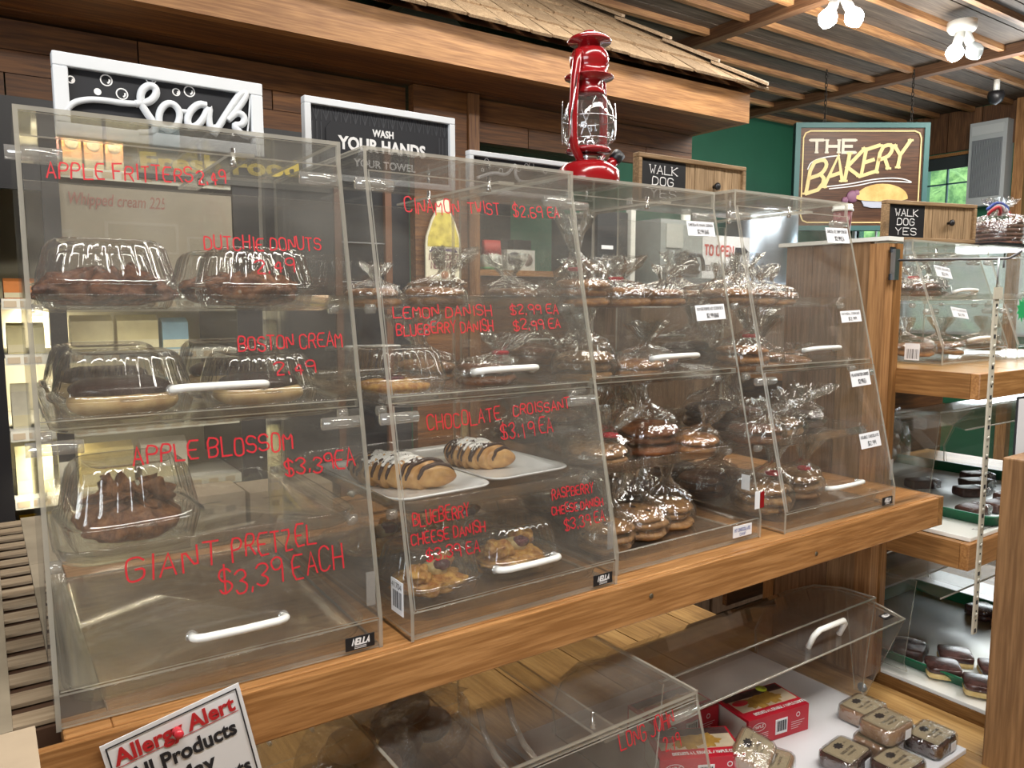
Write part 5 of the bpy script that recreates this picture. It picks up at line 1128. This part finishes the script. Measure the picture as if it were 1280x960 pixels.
cup = thing('paper_cup', 'dark red paper cup with a white lid behind the fourth case', 'cup', (2.03, .42, .621))
cup.location = (2.012, .40, .623)
obj('cup_body', B().lathe([(.020, 0), (.026, .085)], 20), plain('cup_red', (.13, .015, .02), .4), cup); obj('cup_lid', B().lathe([(.0275, .085), (.029, .088), (.029, .092), (.0265, .094), (.028, .098), (.026, .104)], 20), WHITEP, cup)
db = obj('slab_base', B().box((0, 0, 0), (.30, .16, .006)), BLACK, None, (2.42, .16, .6195)); db['label'] = 'flat black slab under the waffle bag'; db['category'] = 'board'

# trays of brownies
GT = plain('green_tray_plastic', (.008, .115, .05), .35)
def green_tray(label, loc, hx, hy, rz=0):
    t = thing('green_tray', label, 'tray', loc, (0, 0, rz), 'green brownie trays'); b = B(); r = .03; h = .03
    b.loft([rrect(hx * .93, hy * .95, r, 6, 0), rrect(hx * .985, hy * .99, r, 6, h - .004), rrect(hx, hy, r, 6, h - .003), rrect(hx, hy, r, 6, h), rrect(hx * .975, hy * .98, r, 6, h), rrect(hx * .92, hy * .945, r, 6, .003)]); obj('tray_body', b, GT, t)
    obj('paper_liner', B().loft([rrect(hx * .88, hy * .92, .01, 3, .0035), rrect(hx * .88, hy * .92, .01, 3, .005)]), plain('waxed_paper', (.70, .78, .80), .35, bump=.5, bscale=12), t); return t
green_tray('green tray of wrapped brownies on the middle right shelf', (2.30, .235, -.111), .30, .295)
green_tray('green tray of iced brownies on the lowest right shelf', (2.21, .125, -.508), .30, .27)
for x0, x1, y0, y1, z, lab in ((1.885, 2.75, -.055, .55, -.1225, 'white cutting board under the middle right brownie tray'), (1.862, 2.75, -.175, .45, -.5205, 'white cutting board under the lowest right brownie tray')):
    o = bevel(obj('cutting_board', B().box((x0, y0, 0), (x1, y1, .011)), WHITEP, None, (0, 0, z)), .002); o['label'] = lab; o['category'] = 'board'
    if z > -.3:
        lt = B(); write(lt, 'TURTLE BROWNIE', lambda u, v: (1.93 + u, -.042 + v, .0115), .03, 0, .018, .20, .0022, jit=.15); obj('handwritten_lettering', lt, INK, o)
M_BRW = pastry('wrapped_brownie', (.085, .04, .03), (.035, .016, .013), .6, 60, .35)
M_ICE = pastry('marbled_icing', (.10, .05, .045), (.035, .015, .012), .2, 22, .2, ((.42, .38, .38), 38, .05))
M_CAKE = pastry('yellow_cake_layer', (.66, .52, .24), (.52, .36, .13), .4, 60, .6)
def brownie(label, loc, rz, kind='wrapped', sz=(.085, .055, .026), grp='brownies on green trays'):
    t = thing('brownie', label, 'brownie', loc, (0, 0, R(rz)), grp); hx, hy, h = sz[0] / 2, sz[1] / 2, sz[2]
    if kind == 'wrapped':
        bevel(obj('brownie_slab', lump(hx * .97, hy * .97, h, .04, 60, loc[0] * 9, 24, 10, e=7), M_BRW, t), .001)
        fm = B(); rr = random.Random(int(loc[0] * 1000)); rings = []
        for i in range(7):
            q = i / 6; rings.append([(hx * (.55 + .62 * q) + rr.uniform(-.003, .003), hy * (1.02 - .25 * max(0, q - .5)) * c * (1 + rr.uniform(-.08, .08)), h * .5 + h * .55 * s * (1 - .5 * max(0, q - .6)) * (1 + rr.uniform(-.1, .1))) for c, s in ((1, 0), (1, .7), (.8, 1), (.3, 1.05), (-.3, 1.05), (-.8, 1), (-1, .7), (-1, 0), (-1, -.7), (-.5, -.85), (.5, -.85), (1, -.7))])
        fm.loft(rings, False, True, 0, False); obj('crinkled_wrap', fm, clear('foil_like_wrap', (.8, .8, .82), .22, .45, .12, (.8, .8, .82), bump=.6, bscale=90, scratch=False), t)
    else:
        obj('cake_base', lump(hx, hy, h * .5, .03, 60, 1, 24, 8, e=7), M_CAKE if kind == 'cake' else M_BRW, t)
        ic = obj('icing_top', lump(hx * 1.01, hy * 1.01, h * .55, .03, 60, 2, 24, 8, e=7), M_ICE, t, (0, 0, h * .45))
    return t
for i, a in enumerate([((2.265, .265, -.105), -28, 'nearest the gable'), ((2.284, .133, -.105), -28, 'second row, left'), ((2.40, .172, -.105), -28, 'second row, middle'), ((2.50, .215, -.105), -28, 'second row, back right'), ((2.075, .030, -.105), -5, 'front left corner'), ((2.175, .012, -.105), -8, 'front, second from the left corner'), ((2.30, .035, -.105), -8, 'front, behind the slotted strip'), ((2.56, .12, -.105), 0, 'back right by the post')]):
    brownie('dark wrapped brownie on the middle right tray, ' + a[2], a[0], a[1])
for i, a in enumerate([((1.985, .125, -.503), 20, 'wrapped', 'nearest the gable'), ((1.950, .020, -.503), 35, 'cake', 'left of the yellow layered pair'), ((2.045, .035, -.503), 35, 'cake', 'top of the layered pair'), ((1.935, -.080, -.503), 30, 'cake', 'in the front corner'), ((2.05, -.065, -.503), 35, 'cake', 'front right by the post'), ((2.43, .135, -.503), -20, 'dark', 'back right behind the strip'), ((2.39, .045, -.503), -15, 'dark', 'back right, nearest the post')]):
    brownie('marble iced brownie on the lowest right tray, ' + a[3] if a[2] != 'wrapped' else 'dark wrapped brownie on the lowest right tray, ' + a[3], a[0], a[1], a[2], (.080, .080, .030), 'brownies on the lowest tray')
# bagged buns behind the middle right tray
# ================================================================== LID BINS
def lid_bin(label, x0, x1, y, z, brand=True, H=.28, grp='acrylic lid bins'):
    t = thing('lid_bin', label, 'display case', (x0, y, z), group=grp); L = x1 - x0; th = .004
    f = H / .28
    prof = [(.05, 0), (.36, 0), (.37, .06 * f), (.34, .13 * f), (.28, .19 * f), (.20, .235 * f), (.12, .252 * f), (.04, .254 * f), (.06, .02)]
    for xx in (0, L - th): obj('side_panel', B().slab([(xx, yy, zz) for yy, zz in prof], (1, 0, 0), th, 1), [ACR, EDGE], t)
    arc = [(.37, 0), (.375, .06 * f), (.345, .135 * f), (.285, .195 * f), (.20, .240 * f), (.12, .257 * f), (.04, .259 * f)]
    rings = [[(0, a, b), (L, a, b), (L, a - .001, b + .004), (0, a - .001, b + .004)] for a, b in arc]
    obj('back_shell', B().loft(rings, True, True, 0, False), ACR, t)
    obj('shell_edge', B().tube([(0, .04, .261 * f), (L, .04, .261 * f)], .0022, 6), EDGE, t)
    obj('shell_edge', B().tube([(L, a, b + .002) for a, b in arc], .0022, 6), EDGE, t)
    la = [(-.026, .228 * f), (.03, .240 * f), (.08, .246 * f), (.15, .242 * f), (.22, .222 * f)]
    lid = obj('lid', B().loft([[(-.01, a, b), (L + .01, a, b), (L + .01, a, b + .004), (-.01, a, b + .004)] for a, b in la], True, True, 0, False), ACR, t)
    obj('lid_edge', B().tube([(-.01, la[0][0], la[0][1] + .002), (L + .01, la[0][0], la[0][1] + .002)], .0022, 6), EDGE, lid)
    obj('lid_edge', B().tube([(L + .01, a, b + .002) for a, b in la], .0022, 6), EDGE, lid)
    obj('lid_cheek', B().slab([(L + .006, a, b) for a, b in [(-.026, .228 * f), (.12, .244 * f), (.085, .015), (.055, .015)]], (1, 0, 0), .004, 1), [ACR, EDGE], lid)
    bo = obj('pivot_bolt', B().lathe([(.012, 0), (.012, .003), (.005, .004), (.005, .009), (.001, .010)], 14), STEEL, t, (L + .010, .068, .025), (0, R(90), 0))
    if brand:
        hx0, hx1 = L - .31, L - .20; zz = .236 * f
        obj('handle', B().tube([(hx0, .005, zz), (hx0, -.008, zz + .030), (hx0 + .012, -.012, zz + .040), (hx1 - .012, -.012, zz + .040), (hx1, -.008, zz + .030), (hx1, .005, zz)], .006, 10), WHITEP, lid, label='white bow handle')
        pp = obj('maker_plate', B().box((L - .045, .0, 0), (L - .01, .018, .001)), BLACK, lid, (0, -.012, .2355 * f), (R(11), 0, 0))
        lt = B(); write(lt, 'NELLA', lambda u, v: (L - .041 + u, .007 + v, .0015), 0, 0, .007, .026, .002, shear=.2); obj('lettering', lt, LWHITE, lid, (0, -.012, .2355 * f), (R(11), 0, 0))
    return t
lid_bin('long acrylic bin with its lid raised, below the third and fourth cases', .95, 1.65, 0.0, -.499)
lid_bin('acrylic bin over the brownies on the middle right shelf', 1.90, 2.62, .0, -.10, False, .30, 'acrylic bins over brownies')
lid_bin('acrylic bin over the brownies on the lowest right shelf', 1.87, 2.60, .02, -.495, False, .27, 'acrylic bins over brownies')
o = bevel(obj('cutting_board', B().box((.86, -.175, 0), (1.66, .42, .012)), plain('white_board', (.74, .75, .78), .35), None, (0, 0, -.5195)), .002); o['label'] = 'large white cutting board under the fudge and cookie boxes'; o['category'] = 'board'

# ---- lower left acrylic case with long john price
LJ, LJD, mlj, dlj = make_case('low acrylic case with the long john price under the croissant case', (.365, -.235, -.5190), 0, .475, .375, .095, D=.82, hu=.012, div=.200, lower=True, brand=False, group='acrylic cases on the lower shelf', ntray=1, handles=(.19, .08), hx=(.03, .12))
marker(LJD[0], mlj, [('LONG JOHN', .305, .338, .020, .112, .05), ('2.19', .385, .312, .018, .036, .05)], .0018)
ch_ = B()
for x0 in (.60, .645): ch_.tube([(x0, .10, -.18), (x0 - .004, .08, -.21), (x0 + .004, .06, -.245), (x0 + .022, .05, -.27)], .005, 8)
for i, x0 in enumerate((.575, .630)):
    o = obj('clear_handle', B().tube([(0, .0, 0), (-.003, -.02, -.03), (.004, -.04, -.06), (.02, -.05, -.085)], .0052, 10), CLEARH, LJ, (x0 - .365, .31, .33)); o['label'] = 'curved clear handle'
# bagged buns behind the middle right tray
for i, (x, y) in enumerate(((2.35, .56), (2.62, .50))):
    pass
# ---- fudge slabs
FLAB = plain('kraft_label', (.52, .43, .28), .6)
M_FUD = pastry('dark_fudge', (.075, .032, .026), (.035, .015, .013), .5, 40, .25); M_FUT = pastry('tan_fudge', (.44, .28, .17), (.33, .19, .11), .3, 30, .3)
def fudge(label, loc, rz, dark, z=0, sz=(.098, .075, .032), rot=None):
    t = thing('fudge_block', label, 'fudge', loc, rot or (0, 0, R(rz)), 'wrapped fudge blocks'); hx, hy, h = sz[0] / 2, sz[1] / 2, sz[2]
    obj('fudge', lump(hx, hy, h, .03, 50, loc[0] * 11, 28, 10, e=8), M_FUD if dark else M_FUT, t)
    lb = B(); z0 = h + .0012; lb.slab([(x * .84, y * .84, z0) for x, y, _ in rrect(hx, hy, .008, 3)], (0, 0, 1), .0006, 0)
    l = obj('paper_label', lb, FLAB, t); k = B(); mp = lambda u, v: (u, v, z0 + .0010)
    for sc in (.80,): ribbon(k, [(x * sc, y * sc) for x, y, _ in rrect(hx, hy, .008, 3)] + [rrect(hx, hy, .008, 3)[0][0:2] and (rrect(hx, hy, .008, 3)[0][0] * sc, rrect(hx, hy, .008, 3)[0][1] * sc)], .0006, mp)
    n = 16; k.add([mp((.013 + .002 * math.cos(8 * a)) * math.cos(a), hy * .42 + (.0085 + .0015 * math.cos(8 * a)) * math.sin(a)) for a in [2 * PI * j / 48 for j in range(48)]], [tuple(range(48))])
    write(k, 'VANILLA FUDGE' if not dark else 'CHOCOLATE FUDGE', mp, -.024, -.006, .0055, .05, .0009); write(k, 'HANDMADE', mp, -.017, -.016, .0045, .034, .0007); write(k, 'NET WT', mp, .018, .012, .003, .014, .0005)
    obj('label_print', k, INK, l)
    obj('film_wrap', lump(hx * 1.05, hy * 1.05, h * 1.10, .02, 90, 3, 28, 10, e=7), FILM, t)
    obj('price_sticker', B().box((hx * .1, -hy * 1.07, .004), (hx * .55, -hy * 1.05, h * .75)), PAPER, t); return t
zb = -.5065
fudge('tan fudge block at the back of the white board, alone', (1.588, .022, zb), 3, False)
fudge('tan fudge block lying on the white board beneath another tan block', (1.500, -.068, zb), 4, False)
fudge('tan fudge block stacked on top of another tan block', (1.508, -.078, zb + .036), 0, False)
fudge('dark fudge block nearest the corner of the white board', (1.600, -.128, zb), 3, True)
fudge('dark fudge block at the left of the front row', (1.388, -.060, zb), 6, True)
fudge('dark fudge block in the middle of the front row', (1.445, -.140, zb), 2, True)
fudge('cream fudge block leaning on the red cookie box', (1.20, .035, zb + .030), 0, False, rot=(R(20), R(-8), R(24)))
fudge('cream fudge block under the leaning one', (1.235, .005, zb), 25, False)
# ---- cookie boxes
CR = plain('box_red', (.50, .012, .03), .35); BWH = plain('box_board_cream', (.60, .50, .36), .6, var=.2, bscale=20)
def cookie_box(label, loc, rz):
    t = thing('cookie_box', label, 'box', loc, (0, 0, R(rz)), 'maple cookie boxes'); W, D, H = .177, .105, .062
    bevel(obj('carton', B().box((0, 0, 0), (W, D, H)), CR, t), .001)
    obj('side_print', B().box((-.0008, .006, .004), (0, D - .006, H * .9)), plain('box_side_white', (.66, .62, .55), .5), t)
    tp = obj('top_picture', B().box((.012, .030, H), (W - .006, D - .028, H + .0006)), BWH, t)
    obj('dark_band', B().box((.006, D - .027, H), (W - .006, D - .004, H + .0006)), plain('box_dark_print', (.10, .05, .05), .5, var=.7, bscale=60), t)
    lf = B(); P = []
    for j in range(44):
        a = 2 * PI * j / 44; r = .030 * (.62 + .38 * abs(math.cos(2.5 * a + .3)) ** .6) * (1 + .12 * math.cos(11 * a)); P.append((.072 + r * 1.1 * math.cos(a), .052 + r * .85 * math.sin(a), H + .0012))
    lf.add(P, [tuple(range(44))]); P2 = [(x + .040, y + .004, z + .0003) for x, y, z in P]; lf.add(P2, [tuple(range(44))]); obj('printed_maple_leaf', lf, pastry('maple_leaf_print', (.50, .30, .06), (.32, .17, .03), .2, 30), tp)
    lt = B(); write(lt, "BISCUITS A L'ERABLE / MAPLE COOKIES".replace("'", ' '), lambda u, v: (u, v, H + .0012), .03, .010, .0085, .150, .0016)
    write(lt, 'DAVID', lambda u, v: (u, v, H + .0012), .012, D - .045, .007, .03, .0012) if 0 else None
    f = lambda u, v: (u, -.001, v)
    for q in range(4): ribbon(lt, [(W * .70, .030 - q * .005), (W * .92 - q * .006, .030 - q * .005)], .0009, f)
    ribbon(lt, [(W * .81 + .005 * math.cos(a), .045 + .005 * math.sin(a)) for a in [2 * PI * j / 12 for j in range(13)]], .0018, f)
    ribbon(lt, [(.030 + .018 * math.cos(a), .042 + .009 * math.sin(a)) for a in [2 * PI * j / 20 for j in range(21)]], .0012, f); write(lt, 'MAPLE', f, .018, .040, .006, .026, .0011)
    for q in range(4): ribbon(lt, [(.014, .026 - q * .0045), (.056, .026 - q * .0045)], .0009, f)
    obj('lettering', lt, LWHITE, t)
    bc_ = B().box((.078, -.0012, .012), (.112, 0, .046), 0)
    for i in range(13): bc_.box((.0815 + i * .0022, -.0016, .018), (.0815 + i * .0022 + .0006 * (1 + i * 7 % 3), -.0012, .042), 1)
    obj('barcode_sticker', bc_, [PAPER, INK], t)
    ov = obj('logo_oval', B().lathe([(.022, 0), (.021, .0008)], 24), CR, t, (.035, D - .040, H + .0005)); ov.scale = (1, .5, 1)
    return t
cookie_box('red maple cookie box in the open beside the fudge, with a yellow sticker', (1.268, .092, zb), -9)
ys = obj('price_dot', B().lathe([(.013, 0), (.013, .0006)], 20), plain('neon_yellow', (.68, .80, .06), .5), None, (1.405, .165, zb + .0635)); ys['label'] = 'round neon yellow price dot on the red cookie box'; ys['category'] = 'sticker'
cookie_box('red maple cookie box behind the long john case, left of the other', (1.095, .185, zb), -3)
cookie_box('red maple cookie box in front of the left one, tilted', (1.01, .10, zb), -28)

# ---- bagged buns in the lower left
BUN = pastry('soft_bun', (.66, .38, .17), (.44, .20, .075), .2, 12, .4); BUND = pastry('dark_bun', (.17, .09, .06), (.09, .045, .03), .2, 12, .4)
for i, (x, y, mt, lab) in enumerate([(.50, .40, BUN, 'film bag of pale buns at the left of the low case'), (.66, .46, BUND, 'film bag of dark buns behind the pale ones in the low case'), (.25, .10, BUN, 'film bag of buns beside the allergy sign, under the counter')]):
    t = thing('bun_bag', lab, 'bread bag', (x, y, -.478 if i < 2 else -.5195), (0, 0, R(20 * i)), 'bags of buns under the counter')
    for q, (dx, dyy) in enumerate(((-.045, 0), (.045, 0), (0, .07))): obj('bun', lump(.048, .042, .055, .05, 14, q, 22, 10, e=2.2), mt, t, (dx, dyy, .003))
    obj('bun', lump(.048, .042, .055, .05, 14, 5, 22, 10, e=2.2), mt, t, (0, .02, .055))
    fb = obj('film_bag', bag_mesh(.105, .105, 20 + i, (.05, -.02, .05)), FILM, t)

for i, (x, y, lab) in enumerate([(2.35, .575, 'film bag of brown buns behind the middle right brownie tray'), (2.62, .575, 'film bag of brown buns behind the tray, nearer the right edge')]):
    t = thing('bun_bag', lab, 'bread bag', (x, y, -.122), (0, 0, .4 * i), 'bags of buns behind the brownie tray')
    for q, (dx, dyy) in enumerate(((-.06, 0), (.06, 0))): obj('bun', lump(.058, .045, .060, .06, 14, q + 3, 22, 10, e=2.2), BUN, t, (dx, dyy, .003))
    obj('bun', lump(.056, .045, .055, .06, 14, 9, 22, 10, e=2.2), BUN, t, (0, .0, .055))
    fb = obj('film_bag', bag_mesh(.12, .125, 30 + i, (.08, -.02, .04)), FILM, t); fb.scale = (1, .6, 1)

# ================================================================== ALLERGY SIGN
al = thing('allergy_sign', 'white allergy alert notice pinned askew to the counter front', 'notice', (.0365, -.0345, -.0125), (0, R(-11.4), 0))
# local x along the tilted top edge, z up
W_ = .147; H_ = .20
obj('card', B().box((0, 0, -H_), (W_, .0015, 0)), PAPER, al)
bd = B(); mpA = lambda u, v: (u, -.0006, v)
ribbon(bd, [(.005, -H_ + .005), (.005, -.005), (W_ - .005, -.005), (W_ - .005, -H_ + .005), (.005, -H_ + .005)], .0016, mpA); obj('printed_border', bd, INK, al)
ftext('lettering', 'Allergy Alert', .026, plain('alert_red', (.50, .02, .025), .5), al, (.010, -.0008, -.0285), (R(90), 0, 0), .03, .0001, width=.128)
ub = B(); ribbon(ub, [(.011, -.0315), (.139, -.0315)], .0009, mpA); obj('underline', ub, plain('alert_red', (.5, .02, .02), .5), al)
ftext('lettering', 'All Products', .026, INK, al, (.018, -.0008, -.057), (R(90), 0, 0), .03, .0001, width=.115)
ftext('lettering', 'May', .026, INK, al, (.058, -.0008, -.084), (R(90), 0, 0), .03, .0001)
ftext('lettering', 'Contain Nuts', .026, INK, al, (.018, -.0008, -.110), (R(90), 0, 0), .03, .0001, width=.118)
pn = thing('push_pin', 'red push pin holding the allergy notice', 'pin', (.112, -.0352, -.019), (R(78), 0, 0)); obj('pin_head', B().lathe([(.0055, .001), (.0055, .003), (.0028, .005), (.0032, .011), (.0052, .013), (.0048, .016), (.001, .017)], 18), plain('pin_red', (.62, .03, .05), .25, coat=.5), pn)

# small camera-independent cleanup
for o in bpy.data.objects:
    if o.type == 'EMPTY' and o.get('label') == '': del o['label']
for i in list(bpy.data.objects):
    if i.type == 'MESH' and i.parent is None and i.get('label') is None and i.get('kind') is None: print('UNLABELLED', i.name)
